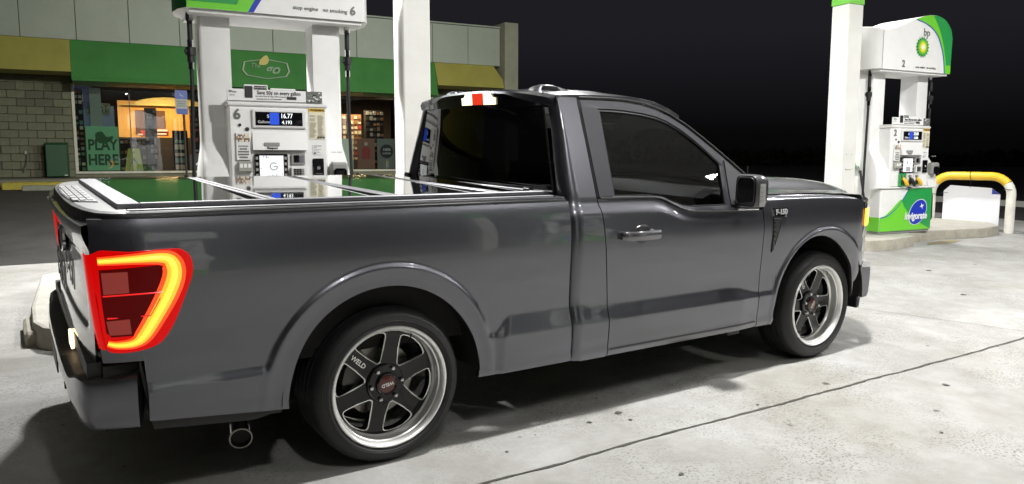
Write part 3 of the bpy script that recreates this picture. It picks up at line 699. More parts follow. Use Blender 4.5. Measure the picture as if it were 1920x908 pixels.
    text('The', .17, (5.48, yv(3.82)-.03, 3.82), mat('logo_letter', (.3, .42, .28), .4), g, up=sl, shear=.2)
    m = MB(); y_ = yv(3.95)-.04; m.prism(smooth_poly([(5.58, 3.86), (5.62, 4.0), (5.78, 4.12), (5.84, 3.98), (5.76, 3.86)], 3), y_-.03, y_, mat('logo_leaf', (.55, .45, .1), .5)); m.obj('logo_leaf', g)
    # window bands
    FR = mat('window_frame_pale', (.62, .60, .50), .4, noise=.1, nscale=5)
    def window(u0, u1, mull):
        f = MB()
        f.box((u0, -.03, .86), (u1, .05, .92), FR, .004); f.box((u0, -.03, 3.19), (u1, .05, 3.24), FR, .004)
        f.box((u0, -.028, .92), (u0+.07, .048, 3.19), FR, .004); f.box((u1-.05, -.028, .92), (u1, .048, 3.19), FR, .004); fo = f.obj('window_frame', t)
        for q in mull: boxo('mullion', (q-.012, -.02, .92), (q+.012, .04, 3.19), mat('mullion_bronze', (.05, .04, .03), .4), fo)
        xs = [u0+.07]+mull+[u1-.05]
        for a, b in zip(xs[:-1], xs[1:]): boxo('pane', (a+.012, .005, .92), (b-.012, .012, 3.19), CLEARG, fo)
    window(.965, 4.9, [2.33]); window(7.4, 11.2, [8.35, 9.9]); 
    boxo('wall', (4.9, .04, .86), (7.4, .3, 3.24), mat('dark_door_bay', (.03, .03, .028), .4), t)
    boxo('roof', (-13.2, .32, 4.9), (13.13, 10, 5.0), DARK, t); boxo('back_wall', (-13.2, 9.9, z0), (13.13, 10, 4.9), CMU2, t); boxo('side_wall', (13.0, .6, z0), (13.13, 9.9, 4.9), CMU2, t); boxo('side_wall', (-13.2, .3, z0), (-13.07, 9.9, 4.9), CMU2, t)
    # interior shell
    OR = mat('interior_orange', (.72, .40, .10), .6); DKI = mat('interior_dark', (.06, .045, .035), .7); FLO = mat('interior_floor', (.2, .17, .14), .4)
    boxo('interior_floor', (.96, .3, .80), (11.4, 5, .84), FLO, t); boxo('interior_ceiling', (.96, .3, 3.45), (11.4, 5, 3.5), mat('ceiling_tile', (.25, .24, .2), .8), t)
    boxo('partition', (.90, .3, .8), (.96, 5, 3.45), DKI, t); boxo('partition', (4.95, .3, .8), (7.35, 5, 3.45), DKI, t)
    boxo('interior_wall', (.96, 4.9, .8), (11.4, 5.0, 3.45), DKI, t)
    for (a, b, c, d, e, col) in [(2.05, 4.88, 1.9, 1.9, 3.0, OR)]:
        boxo('orange_wall', (a, 2.6, c), (b-.02, 2.66, e), col, t); 
    boxo('counter_hatch', (2.52, 2.57, 2.0), (3.35, 2.598, 2.72), mat('hatch_brown', (.10, .045, .03), .6), t)
    boxo('back_shelving', (2.0, 2.5, .84), (4.9, 2.59, 1.9), mat('shelf_dark', (.025, .022, .02), .6), t)
    # arched pale soffit
    m = MB(); arc = [(2.1, 2.86)]+[(2.5+.95*(1-math.cos(a))/1*1, 2.9+.22*math.sin(a)) for a in np.linspace(0, math.pi, 12)]+[(4.6, 2.86)]
    m.prism(arc, 2.45, 2.55, mat('soffit_pale', (.55, .50, .20), .6)); m.obj('soffit', t)
    def lamp(u, v, z, e, col, size=.6):
        L_ = bpy.data.lights.new('store_lamp', 'AREA'); L_.size = size; L_.energy = e; L_.color = col; o = bpy.data.objects.new('ceiling_lamp', L_); COL.objects.link(o); o.parent = t; o.location = (u, v, z)
        boxo('lamp_housing', (u-size/2-.03, v-size/2-.03, z+.012), (u+size/2+.03, v+size/2+.03, z+.06), WHITE2, t)
    lamp(3.3, 1.3, 3.3, 170, (1, .62, .25)); lamp(1.5, 1.2, 3.3, 60, (.8, .9, 1)); lamp(9.0, .9, 3.3, 150, (1, .72, .4)); lamp(10.4, 2.2, 3.3, 60, (1, .75, .45))
    return t
STORE = store()
def sthing(name, label, cat, u, v, z, group=None):
    p = SO+U0*u+V0*v; return thing(name, label, cat, (p.x, p.y, z), A0, group)
rnd = random.Random(21)
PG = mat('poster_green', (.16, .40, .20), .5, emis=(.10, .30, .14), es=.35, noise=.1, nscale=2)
PL = mat('poster_letter', (.03, .10, .04), .5)
def poster(u0, u1, z0, z1, label, lines, mt=PG, size=.3, v=-.07+.10, shoe=False):
    t = sthing('window_poster', label, 'poster', (u0+u1)/2, v, z0); w_ = (u1-u0)/2; h = z1-z0
    boxo('sheet', (-w_, 0, 0), (w_, .012, h), mt, t)
    for i, (s, sz, zz, sx) in enumerate(lines): text(s, sz, (0, -.003, zz), PL, t, bold=sz*.03, sx=sx)
    if shoe:
        m = MB(); m.prism(smooth_poly([(-.12, h-.42), (.05, h-.46), (.22, h-.38), (.26, h-.26), (.1, h-.28), (0, h-.14), (-.16, h-.2)], 3), -.006, -.001, mat('poster_print', (.03, .15, .04), .5)); m.obj('print', t, smooth=False)
    return t
poster(1.24, 2.02, .94, 2.13, 'green PLAY HERE lottery poster standing in the lower left store window', [('PLAY', .40, .68, .78), ('HERE', .40, .28, .78)], shoe=True, v=.06)
poster(1.30, 1.86, 2.46, 2.76, 'small PLAY HERE sign high inside the left store window', [('PLAY', .16, .21, 1.3), ('HERE', .16, .07, 1.3)], mat('poster_tan', (.30, .28, .18), .6), v=.3)
t = sthing('wall_screen', 'blue-grey television panel behind the left store window, above the poster', 'screen', 1.55, .5, 2.10)
boxo('panel', (-.45, 0, 0), (.4, .05, .6), mat('screen_blue', (.05, .08, .11), .3, emis=(.10, .15, .20), es=.35), t); boxo('motif', (-.15, -.01, .25), (.12, -.001, .38), mat('screen_green', (.1, .2, .08), .3, emis=(.10, .2, .08), es=.4), t)
t = sthing('menu_board', 'dark blue board with small white and orange square at the window top left', 'board', 1.22, .3, 2.6)
boxo('panel', (-.22, 0, 0), (.2, .04, .6), mat('board_navy', (.03, .035, .07), .5, emis=(.05, .055, .10), es=.4), t); boxo('square', (-.19, -.01, .20), (-.0, -.001, .42), WPRINT, t); boxo('letter', (-.13, -.014, .22), (-.05, -.011, .40), YEL, t)
t = sthing('fabric_strip', 'pale green vertical blind strip hanging inside the left store window', 'blind', 1.52, .10, 2.10)
boxo('strip', (-.14, 0, 0), (.13, .01, 1.05), mat('strip_pale', (.25, .32, .26), .7, emis=(.2, .25, .2), es=.15), t)
def caution():
    t = sthing('floor_sign', 'yellow-green folding floor sign at the foot of the left store window', 'sign', 2.38, .12, .92)
    m = MB(); Y2 = mat('floor_sign_yellow', (.45, .50, .08), .5, emis=(.4, .45, .08), es=.12)
    m.add([(-.24, -.0, 0), (.22, 0, 0), (.14, .10, .62), (-.14, .10, .62), (-.24, .25, 0), (.22, .25, 0), (.14, .13, .62), (-.14, .13, .62)], [(0,1,2,3), (4,7,6,5), (3,2,6,7), (0,3,7,4), (1,5,6,2)], Y2); m.obj('panel', t, smooth=False)
    m = MB(); m.prism([(-.03, .50), (.03, .50), (0, .56)], -.0, .07, PL); m.prism([(-.12, .1), (-.02, .3), (.05, .22), (.14, .08), (.08, .2), (.0, .38), (-.06, .3)], -.004, .0, PL); m.obj('pictogram', t, smooth=False)
caution()
RED = mat('red_stuff', (.5, .02, .01), .35, emis=(.5, .03, .01), es=.25)
def hatter():
    t = sthing('counter_display', 'red and white counter display glowing before the orange wall', 'display', 2.95, 1.6, 1.95)
    m = MB(); m.box((-.35, 0, -.05), (-.05, .2, .12), RED, .03); m.box((-.2, 0, .12), (0, .15, .32), RED, .03); m.box((.0, 0, -.02), (.42, .2, .18), RED, .02); m.obj('body', t)
    m = MB(); m.lathe([(0, .1), (.05, .09), (.07, .0), (.12, -.01)], WPRINT, (-.12, .07, .36), 'z', 14); m.box((.02, -.02, .10), (.4, -.002, .15), WPRINT, .01); m.box((.02, -.02, -.0), (.36, -.002, .05), WPRINT, .01); m.box((-.42, -.02, -.02), (-.28, -.0, .03), WPRINT, .01); m.obj('trim', t)
hatter()
def rack(u, v, w_, h, z0, label, body, cols, rows, cc, name='display_rack', cat='rack'):
    t = sthing(name, label, cat, u, v, z0)
    boxo('frame', (-w_/2, 0, 0), (w_/2, .2, h), body, t); m = MB(); n = 0
    for j in range(rows):
        for i in range(cols):
            if rnd.random() < .18: continue
            x = -w_/2+w_*(i+.12)/cols; z = h*(j+.15)/rows
            m.box((x, -.05, z), (x+w_/cols*.72, -.001, z+h/rows*rnd.uniform(.4, .75)), rnd.choice(cc))
    m.obj('goods', t, smooth=False, kind='stuff')
BR = mat('goods_brown', (.20, .10, .05), .5); CR = mat('goods_cream', (.5, .45, .33), .5); TG = mat('goods_teal', (.08, .2, .15), .5); GRY = mat('goods_grey', (.25, .25, .25), .5); REDG = mat('goods_red', (.35, .04, .03), .5)
rack(1.10, .25, .22, 2.2, .92, 'narrow shelf of small packets at the left end of the store window', DARK, 2, 16, [BR, CR, GRY, TG])
rack(2.85, .35, .30, 1.75, .92, 'tall black sunglasses stand in the middle of the left store window', BLACK, 3, 11, [BLACK, PRINT, GRY])
rack(3.62, .8, .40, 1.15, .92, 'low shelf of white signed boxes right of the black stand', DARK, 1, 6, [CR, TG, CR])
rack(4.08, .35, .42, 1.75, 1.0, 'gridded shelf of bottles behind the blue parking sign', DARK, 4, 12, [PRINT, BR, GRY, REDG])
rack(4.62, .35, .34, 2.1, .92, 'wide shelf of dark bottles by the pump pylon in the store window', DARK, 3, 10, [BR, TG, GRY])
rack(2.5, 1.1, .9, .9, .92, 'dark snack gondola seen behind the floor sign', DARK, 8, 6, [PRINT, DARK, BR, GRY])
rack(8.55, 1.4, 1.3, 1.5, 1.2, 'warm lit shelving behind the right store window', BR, 10, 9, [BR, CR, OR_ if False else CR, REDG])
rack(9.5, .9, .6, 1.9, .92, 'dark merchandise shelf by the white column in the right window', DARK, 5, 11, [PRINT, BR, GRY])
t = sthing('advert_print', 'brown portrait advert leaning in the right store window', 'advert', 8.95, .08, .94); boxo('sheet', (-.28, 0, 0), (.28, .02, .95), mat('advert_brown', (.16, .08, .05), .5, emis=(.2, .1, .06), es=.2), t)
m = MB(); m.lathe([(0, -.004), (.06, -.004), (.06, 0)], CR, (0, -.001, .78), n=16); m.prism([(-.12, .3), (.12, .3), (.14, .6), (.05, .7), (-.05, .7), (-.14, .6)], -.005, -.001, REDG); m.obj('figure_print', t, smooth=False)
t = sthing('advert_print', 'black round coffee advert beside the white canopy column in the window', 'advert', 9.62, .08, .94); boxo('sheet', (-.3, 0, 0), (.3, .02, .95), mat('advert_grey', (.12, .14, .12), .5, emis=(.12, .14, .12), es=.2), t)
m = MB(); m.lathe([(0, -.004), (.22, -.004), (.22, 0)], PRINT, (0, -.001, .55), n=24); m.obj('roundel', t, smooth=False)
text('100%', .12, (0, -.007, .6), WPRINT, t); text('COFFEE', .08, (0, -.007, .48), WPRINT, t)
t = sthing('notice_board', 'pale green blank notice panel at the left of the right store window', 'board', 8.32, .0, .92); boxo('panel', (-.2, -.06, 0), (.17, -.04, .95), mat('notice_green', (.26, .34, .28), .5), t)
t = sthing('window_sticker', 'black square sticker with white swoosh at the window foot', 'sticker', 4.05, -.02, .96); boxo('sheet', (-.26, -.012, 0), (.25, -.008, .42), PRINT, t)
m = MB(); m.prism(smooth_poly([(-.16, .1), (0, .16), (.16, .32), (.02, .26), (-.08, .18)], 3), -.018, -.0125, WPRINT); m.obj('swoosh', t, smooth=False)

# green utility box against the wall
t = sthing('waste_bin', 'dark green metal bin standing against the block wall by the window', 'bin', .58, -.33, .80)
BG = mat('bin_green', (.012, .065, .022), .5, noise=.15, nscale=4); m = MB(); m.box((-.25, -.25, 0), (.25, .25, .84), BG, .02); m.obj('body', t); m = MB(); m.box((-.26, -.26, .842), (.26, .26, .88), BG, .015); m.obj('lid', t); boxo('label_tag', (.15, -.256, .03), (.22, -.251, .05), WPRINT, t)
# tap with pipe on wall
t = sthing('wall_tap', 'rusty bent water pipe on the block wall left of the bin', 'pipe', -.12, -.06, .78)
m = MB(); PIP = mat('pipe_dark', (.05, .045, .035), .6); m.tube([(-.28, .02, .20), (-.1, .0, .20), (-.08, 0, .13)], .013, PIP, 8); m.tube([(-.1, 0, .20), (-.02, -.01, .35), (.0, 0, .55), (-.02, .02, .62)], .012, PIP, 8); m.obj('pipe', t)
m = MB(); m.tube([(-.02, .0, .60), (-.02, 0, .68)], .025, mat('tap_pale', (.5, .5, .45), .5), 8); m.obj('tap_head', t)
# accessible parking sign
p = SO+U0*3.55+V0*-1.15
t = thing('parking_sign', 'blue and white parking sign on a dark post before the store window', 'sign', (p.x, p.y, .66), A0)
m = MB(); m.tube([(.05, 0, 0), (.05, 0, 2.1)], .03, PIP, 10); m.obj('post', t)
s_ = boxo('sign_plate', (-.15, -.05, 1.82), (.15, -.035, 2.40), mat('sign_sheet_white', (.45, .47, .47), .5), t, .004); boxo('blue_field', (-.152, -.053, 2.18), (.152, -.049, 2.41), mat('sign_blue_dull', (.02, .07, .40), .4), s_, .0); boxo('blue_field', (-.13, -.053, 1.78), (.15, -.049, 1.93), mat('sign_blue_dull', (.02, .07, .4), .4), s_)
m = MB(); m.tube([(-.03, -.056, 2.32), (-.02, -.056, 2.27), (.03, -.056, 2.27), (.04, -.056, 2.23)], .008, WPRINT, 5); m.obj('wheelchair_symbol', s_)
text('PARKING BY', .04, (0, -.056, 2.12), PRINT, s_); text('DISABLED', .045, (0, -.056, 2.06), PRINT, s_); text('PERMIT ONLY', .038, (0, -.056, 2.0), PRINT, s_)
# second slim post further right
p = SO+U0*4.0+V0*-1.0
# sidewalk with kerb, yellow ramp edge
WALK = mat('store_walk', (.17, .165, .13), .85, noise=.25, nscale=2, bump=.4, bscale=40); p = SO
t = MB(); t.box((-30, -1.95, .3), (14.2, .06, .775), WALK, .02); o = t.obj('sidewalk', kind='structure'); o.location = (SO.x, SO.y, 0); o.rotation_euler = (0, 0, A0)
KY = mat('kerb_yellow', (.42, .34, .05), .75, noise=.3, nscale=9); KG = mat('kerb_grey', (.22, .23, .18), .85, noise=.2, nscale=6)
o = boxo('painted_kerb', (-.45, -2.5, .5), (4.2, -1.951, .72), KY, bev=.03, kind='structure'); o.location = (SO.x, SO.y, 0); o.rotation_euler = (0, 0, A0)
p = SO+U0*1.2+V0*-2.95
t = boxo('wheel_stop', (-1.2, -.1, 0), (1.2, .12, .13), KG, bev=.02); t.location = (p.x, p.y, gz(p.y)-.01); t.rotation_euler = (0, 0, A0); tag(t, 'grey concrete wheel stop lying before the yellow kerb', 'wheel stop')

# dark tree belt added to blend the bare horizon edge into the night
def treeline():
    rnd = random.Random(9); m = MB(); TG_ = mat('night_foliage', (.03, .035, .02), .9, noise=.5, nscale=2)
    for k in range(1500):
        a = R(rnd.uniform(-25, 62)); d = rnd.uniform(62, 80); c = Vector((-1.3+d*math.cos(a), -3.9+d*math.sin(a), gz(max(-16, min(19, -3.9+d*math.sin(a))))))
        h = (1.1+.5*math.sin(a*9)+.3*math.sin(a*23+1)+rnd.uniform(-.5, .5)); r = rnd.uniform(.7, 1.6)
        for q in range(8):
            o = c+Vector((rnd.uniform(-r, r), rnd.uniform(-r, r), h*rnd.uniform(.1, 1))); s_ = rnd.uniform(.2, .5)
            pts = [o+Vector((rnd.gauss(0, 1), rnd.gauss(0, 1), rnd.gauss(0, .8))).normalized()*s_ for _ in range(6)]
            m.add(pts, [(0,1,2), (0,2,3), (0,3,4), (1,4,5), (2,5,3), (0,4,1)], TG_)
    tag(m.obj('distant_trees', smooth=False, fix=False), 'low dark belt of trees along the far edge of the lot', 'trees', kind='stuff')
treeline()
# far right: dim road band and kerb line, dark hedge line
FARR = mat('far_road', (.05, .045, .035), .9, noise=.3, nscale=.3)
m = MB(); m.box((16, -40, gz(-16)-.5), (20, -39, .05), FARR)
m = MB(); m.add([(22, -20, .10), (30, -25, .10), (120, 60, .72), (80, 80, .72)], [(0, 1, 2, 3)], FARR)
def strip(name, a, b, wd, h, mt):
    a, b = Vector(a), Vector(b); d = (b-a).normalized(); n = Vector((-d.y, d.x))*wd/2; m = MB(); z = lambda q: gz(max(-16, min(19, q.y)))
    qs = [a-n, b-n, b+n, a+n]; m.add([(q.x, q.y, z(q)-.02) for q in qs]+[(q.x, q.y, z(q)+h) for q in qs], [(0,3,2,1), (4,5,6,7), (0,1,5,4), (1,2,6,5), (2,3,7,6), (3,0,4,7)], mt); return m.obj(name, smooth=False, kind='structure')
strip('kerb', (17.5, 9), (21.5, -6), .18, .13, mat('far_kerb', (.45, .45, .4), .8)); strip('verge', (24, 40), (40, -20), 5, .05, FARR); strip('kerb', (21, 40), (37, -22), .2, .14, KERB)
# ================================================================ PICKUP TRUCK  (x forward, right side at -y, local z up)
TH = R(1.8)
TR = thing('pickup_truck', 'dark grey lowered two-door pickup truck with glowing red tail lamp at the pump', 'pickup truck', (0, -1+math.cos(TH), math.sin(TH)))
TR.rotation_euler = (TH, 0, 0)
_wz = pchip([.25, .30, .335, .36, .42, .50, .60, .70, .80, .90, .96, 1.02, 1.06, 1.10, 1.135, 1.2], [.925, .955, .968, .966, .972, .975, .975, .980, .985, .988, .986, .980, .973, .963, .950, .928])
def zc_band(x):
    """lower / upper crease of the sculpted ledge on the flank"""
    zb = .497
    if x < 0: up = .032
    elif x < 1.1: up = .022+.075*sm((x-.535)/.08)
    elif x < 2.2: up = .078-.0*x
    else: up = .022+.052*(1-sm((x-2.2)/.27))
    return zb, zb+up
def PLAN(y):  # front plan curve
    return 4.02-.43*(abs(y)/.95)**5
RA = (-.015, .35, .452, .555); FA = (3.095, .375, .468, .528)
def W(x, z):
    y = _wz(z)
    zb, zt = zc_band(x); t0 = max(0, min(1, (zt-z)/(zt-zb))); led = .021*(.75*t0+.25*sm(t0))*min(1, (zt-zb)/.06); fm = 0
    for (cx, cz, ri, ro) in (RA, FA):
        d = math.hypot(x-cx, z-cz)
        if z < cz: d = abs(x-cx)*1.0 if d < ro+.1 else d
        f = sm((ro-d)/.028); fm = max(fm, f)
        if f > 0: y += f*(.014-.005*sm((ro-d)/.08))
    y += led*(1-fm)
    if x < -.93: y -= .055*((-.93-x)/.2)**2
    if x > 3.15:
        lim = (max(0, (4.02-x)/.43))**.2*.95; k = .025; dlt = lim-y
        h = max(0, min(1, .5+.5*dlt/k)); y = (lim*(1-h)+y*h)-k*h*(1-h)
    return y
def panel(name, xl, xr, zb, zt, us, nz, sg, mt=PAINT, off=0, depth=.018, Wf=W, xnom=None, parent=TR, **kw):
    """side panel: xl(z), xr(z) edges, zb(x), zt(x)"""
    P = []
    for u in us:
        xn = xl(.8)*(1-u)+xr(.8)*u if xnom is None else xnom(u); row = []
        b, t_ = zb(xn), zt(xn)
        for j in range(nz+1):
            z = b+(t_-b)*j/nz; x = xl(z)*(1-u)+xr(z)*u; row.append((x, sg*(Wf(x, z)+off), z))
        P.append(row)
    m = MB(); m.grid(P, mt)
    n, k = len(P), nz+1; loop = [i*k for i in range(n)]+[(n-1)*k+j for j in range(1, k)]+[i*k+k-1 for i in range(n-2, -1, -1)]+[j for j in range(k-2, 0, -1)]
    o = len(m.v); cx = sum(m.v[i][0] for i in loop)/len(loop)
    for i in loop: v = m.v[i]; m.v.append((v[0], v[1]-sg*depth, v[2]))
    for i in range(len(loop)): j = (i+1) % len(loop); m.f.append((loop[i], loop[j], o+j, o+i)); m.m.append(0)
    return m.obj(name, parent, angle=38, **kw)
C = lambda v: (lambda *_: v)
def arch_bottom(cx, cz, ri, zl, zr, spread=.03):
    def f(x):
        d = abs(x-cx); 
        if d < ri: 
            a = cz+math.sqrt(ri*ri-d*d); return max(a, .30)
        return zl if x < cx else zr
    return f
def xs_for(x0, x1, cx, ri, step=.012):
    a = [cx-ri*math.cos(t) for t in np.linspace(0, math.pi, 97)]; a = [x for x in a if x0 < x < x1]
    b = list(np.arange(x0, x1, step)); b = [x for x in b if abs(x-cx) > ri+.004]
    extra = [x for x in (cx-ri-.002, cx-ri+.0008, cx+ri-.0008, cx+ri+.002) if x0 < x < x1]
    return sorted(set([round(float(x), 5) for x in a+b+extra+[x0, x1]]))
# ---- bed sides
bx0, bx1 = -1.112, .978
_ab = arch_bottom(RA[0], RA[1], RA[2], .36, .318)
def bed_bot(x):
    if x < -.982: return .615
    if x < RA[0]-RA[2]: return .335+.05*(-.467-x)/.5
    if x > RA[0]+RA[2]: return .315+.0*x
    return _ab(x)
xs = xs_for(bx0, bx1, RA[0], RA[2]); xs = sorted(xs+[-.9825, -.9815])
for sg in (-1, 1):
    panel('bed_side', lambda z: bx0+(.02*sm((.8-z)/.3) if z < .8 else -.008*sm((z-.9)/.1)), lambda z: .968+.018*sm((.8-z)/.5), bed_bot, C(1.128), [(x-bx0)/(bx1-bx0) for x in xs], 84, sg, xnom=lambda u: bx0+u*(bx1-bx0))
# rails on the bed: dark cap with bright edge lines
SATIN = mat('satin_black', (.03, .03, .033), .28, .2, .4)
for sg in (-1, 1):
    m = MB(); P = []
    for x in np.linspace(-1.0, .955, 30):
        yo = W(x, 1.128)
        P.append([(x, sg*(yo-.03), 1.12), (x, sg*(yo-.002), 1.124), (x, sg*(yo+.004), 1.131), (x, sg*(yo+.003), 1.137), (x, sg*(yo-.010), 1.140), (x, sg*(yo-.012), 1.146), (x, sg*(yo-.022), 1.150), (x, sg*(yo-.085), 1.151), (x, sg*(yo-.09), 1.12)])
    m.grid(P, SATIN); m.obj('bed_rail', TR, angle=20)
    boxo('rail_strip', (-.99, sg*.878-.018, 1.1512), (.92, sg*.878+.018, 1.1545), ALU, TR, .001)
# ---- cab: corner panel, door, fender
GAPZ = lambda z: interp(z, [.29, .61, 1.142, 1.617, 1.66], [1.238, 1.232, 1.170, 1.172, 1.175])
BELT = pchip([1.0, 1.17, 1.56, 1.62, 1.70, 1.78, 1.86, 2.1, 2.46], [1.135, 1.133, 1.127, 1.118, 1.085, 1.055, 1.043, 1.036, 1.028])
def WG(z): return .957-.215*((z-1.05)/.6)-.012*((z-1.05)/.6)**2+.0   # glasshouse half width
def WD(x, z):
    """door / cab skin incl. shoulder: blends flank into the glasshouse"""
    w0 = W(x, min(z, 1.2)); b = BELT(x); t = sm((z-(b-.075))/.075)
    return w0*(1-t)+min(w0, WG(max(z, b))+.012)*t if z < b+.001 else min(W(x, min(z, 1.13)), WG(z)+.012) if z < 1.14 else WG(z)+.012
def backx(z): return 1.015+.03*sm((z-1.14)/.5)
for sg in (-1, 1):
    # lower cab corner, runs up as body colour pillar to the roof
    panel('cab_corner', C(1.052), lambda z: GAPZ(z)-.006, C(.300), C(1.648), list(np.linspace(0, 1, 8)), 110, sg, Wf=WD, depth=.02)
    # rounded rear edge of the cab
    P = []
    for z in np.linspace(.305, 1.66, 60):
        yo = WD(1.052, z); rad = .075 if z > 1.13 else .075*(1-.45*sm((1.13-z)/.1)); 
        xb = .990 + (.035*sm((z-1.14)/.5)) if z > 1.13 else .985+.0*z
        if z < 1.13: xb = .985+.018*sm((.8-z)/.5)
        rx = 1.052-xb; row = [(1.052, sg*yo, z)]
        for a in np.linspace(.15, math.pi/2, 8): row.append((1.052-rx*math.sin(a), sg*(yo-rad*(1-math.cos(a))), z))
        yi = .775 if z > 1.13 else yo-.14
        yi2 = min(yi, yo-rad-.004) if z > 1.13 else yi
        if z > 1.13: yi2 = interp(z, [1.13, 1.62], [.782, .662])
        row.append((backx(z)+.004 if z > 1.13 else xb, sg*yi2, z)); row.append((xb+.05, sg*(yi2-.01), z)); P.append(row)
    m = MB(); m.grid(P, PAINT); m.obj('cab_rear_edge', TR, angle=50)
    # door skin
    dr = panel('door', lambda z: GAPZ(z), lambda z: 2.452-.012*sm((z-.9)/.2)+.0*z, C(.303), lambda x: BELT(x), list(np.linspace(0, 1, 60)), 74, sg, Wf=WD, xnom=lambda u: 1.2+u*1.25, depth=.03)
    dr['label'] = 'grey passenger-side door facing the camera' if sg < 0 else 'far driver-side door'
    # rocker crease line strip
    m = MB(); P = []
    for x in np.linspace(1.245, 2.44, 30): P.append([(x, sg*(W(x, .337)+.0015), .334), (x, sg*(W(x, .34)+.003), .339), (x, sg*(W(x, .345)+.0015), .3445)])
    m.grid(P, SATIN); m.obj('rocker_trim', dr, angle=60)
    # window opening geometry (x,z) loops
    WIN = [(1.290, 1.142), (1.56, 1.138), (1.63, 1.130), (1.70, 1.102), (1.78, 1.078), (1.86, 1.068), (2.13, 1.066), (2.157, 1.30), (2.07, 1.372), (1.975, 1.442), (1.89, 1.495), (1.80, 1.538), (1.72, 1.562), (1.62, 1.578), (1.50, 1.588), (1.40, 1.592), (1.305, 1.592)]
    OUT = [(1.176, 1.138), (1.56, 1.129), (1.63, 1.118), (1.70, 1.088), (1.78, 1.058), (1.86, 1.046), (2.40, 1.038), (2.345, 1.235), (2.165, 1.365), (2.04, 1.449), (1.93, 1.520), (1.82, 1.575), (1.73, 1.606), (1.63, 1.628), (1.50, 1.642), (1.40, 1.645), (1.178, 1.642)]
    y3 = lambda p, o=0: (p[0], sg*(WG(p[1])+o+.0), p[1])
    m = MB(); n = len(WIN); P = [[y3(p, -.012) for p in WIN], [y3(p, .004) for p in WIN], [y3((a[0]*.9+b[0]*.1, a[1]*.9+b[1]*.1), .012) for a, b in zip(WIN, OUT)], [y3((a[0]*.1+b[0]*.9, a[1]*.1+b[1]*.9), .014) for a, b in zip(WIN, OUT)], [y3(p, .004) for p in OUT], [y3(p, -.02) for p in OUT]]
    m.grid(P, mat('frame_grey', (.045, .045, .053), .33, .3, .8), closed_v=True); m.obj('window_frame', dr, angle=35)
    # wide rear blade (B pillar applique)
    m = MB(); bl = [(1.181, 1.143), (1.283, 1.146), (1.299, 1.588), (1.281, 1.600), (1.182, 1.600)]; m.grid([[y3(p, .0155) for p in bl], [y3(p, .019) for p in bl]], SATIN, closed_v=True); m.add([y3(p, .019) for p in bl], [tuple(range(len(bl)))], mat('blade_grey', (.04, .04, .047), .3, .3, .6)); m.obj('pillar_blade', dr, angle=30)
    # black seal inside the opening and tinted pane
    m = MB(); inn = [(p[0]+(1.75-p[0])*.015, p[1]+(1.3-p[1])*.03) for p in WIN]; m.grid([[y3(p, .006) for p in WIN], [y3(p, .008) for p in inn], [y3(p, -.01) for p in inn]], BLACK, closed_v=True); m.obj('window_seal', dr, angle=60)
    m = MB(); c = (1.72, 1.30); rings = []
    for k in (1, .75, .5, .25): rings.append([y3((c[0]+(p[0]-c[0])*k, c[1]+(p[1]-c[1])*k), -.004+.006*(1-k*k)) for p in WIN])
    m.grid(rings, TINT, closed_v=True); o_ = len(m.v); m.add([y3(c, .002)]+rings[-1], [(0, i+1, (i+1) % n+1) for i in range(n)], TINT); m.obj('window_pane', dr)
    # mirror sail triangle
    m = MB(); tri = [(2.165, 1.072), (2.385, 1.045), (2.335, 1.228), (2.19, 1.325)]; m.grid([[y3(p, .012) for p in tri], [y3(p, .0205) for p in tri]], BLACK, closed_v=True); m.add([y3(p, .0205) for p in tri], [(0,1,2,3)], mat('sail_grey', (.03, .03, .034), .4)); m.obj('mirror_sail', dr)
    # bright belt moulding
    m = MB(); m.tube([(x, sg*(WD(x, BELT(x))+.004), BELT(x)+.003) for x in np.linspace(1.185, 2.40, 40)], .005, SATIN, 6); m.obj('belt_moulding', dr)
    # handle
    hz = lambda x: .932
    h = MB(); pp = [(1.292, W(1.3, .93)+.012), (1.310, W(1.3, .93)+.038), (1.43, W(1.4, .93)+.046), (1.545, W(1.55, .93)+.040), (1.562, W(1.55, .93)+.012)]
    P = []
    for (x, y), hh in zip(pp, (.020, .024, .025, .024, .020)):
        P.append([(x, sg*y, .938+hh), (x, sg*(y+.008), .938+hh*.5), (x, sg*(y+.008), .938-hh*.5), (x, sg*y, .938-hh), (x, sg*(y-.012), .938-hh*.7), (x, sg*(y-.012), .938+hh*.7)])
    HND = mat('handle_silver', (.20, .20, .215), .25, .8, .5); h.grid(P, HND, closed_v=True); h.add(P[0], [tuple(range(6))], HND); h.add(P[-1], [tuple(range(6))[::-1]], HND); ho = h.obj('door_handle', dr, angle=50)
    m = MB(); m.lathe([(0, .004), (.035, .002), (.05, -.004), (.055, -.012)], SATIN, (1.45, -sg*0, .938), n=24)
    m.v = [((v[0]-1.45)*1.3+1.45, sg*(W(1.45, .93)+.004+v[1]), v[2]) for v in m.v]; m.obj('handle_cup', dr)
    # fender
    fx0, fx1 = 2.458, 3.80
    fb = arch_bottom(FA[0], FA[1], FA[2], .300, .50)
    xs = xs_for(fx0, fx1, FA[0], FA[2])
    ft = pchip([2.45, 2.9, 3.3, 3.5, 3.735], [1.112, 1.108, 1.098, 1.085, 1.045])
    def lampcut(x): return ft(x) if x < 3.475 else min(ft(x), 1.085)
    def WFn(x, z):
        y = W(x, z); t_ = ft(x); return y-.024*sm((z-(t_-.024))/.024)
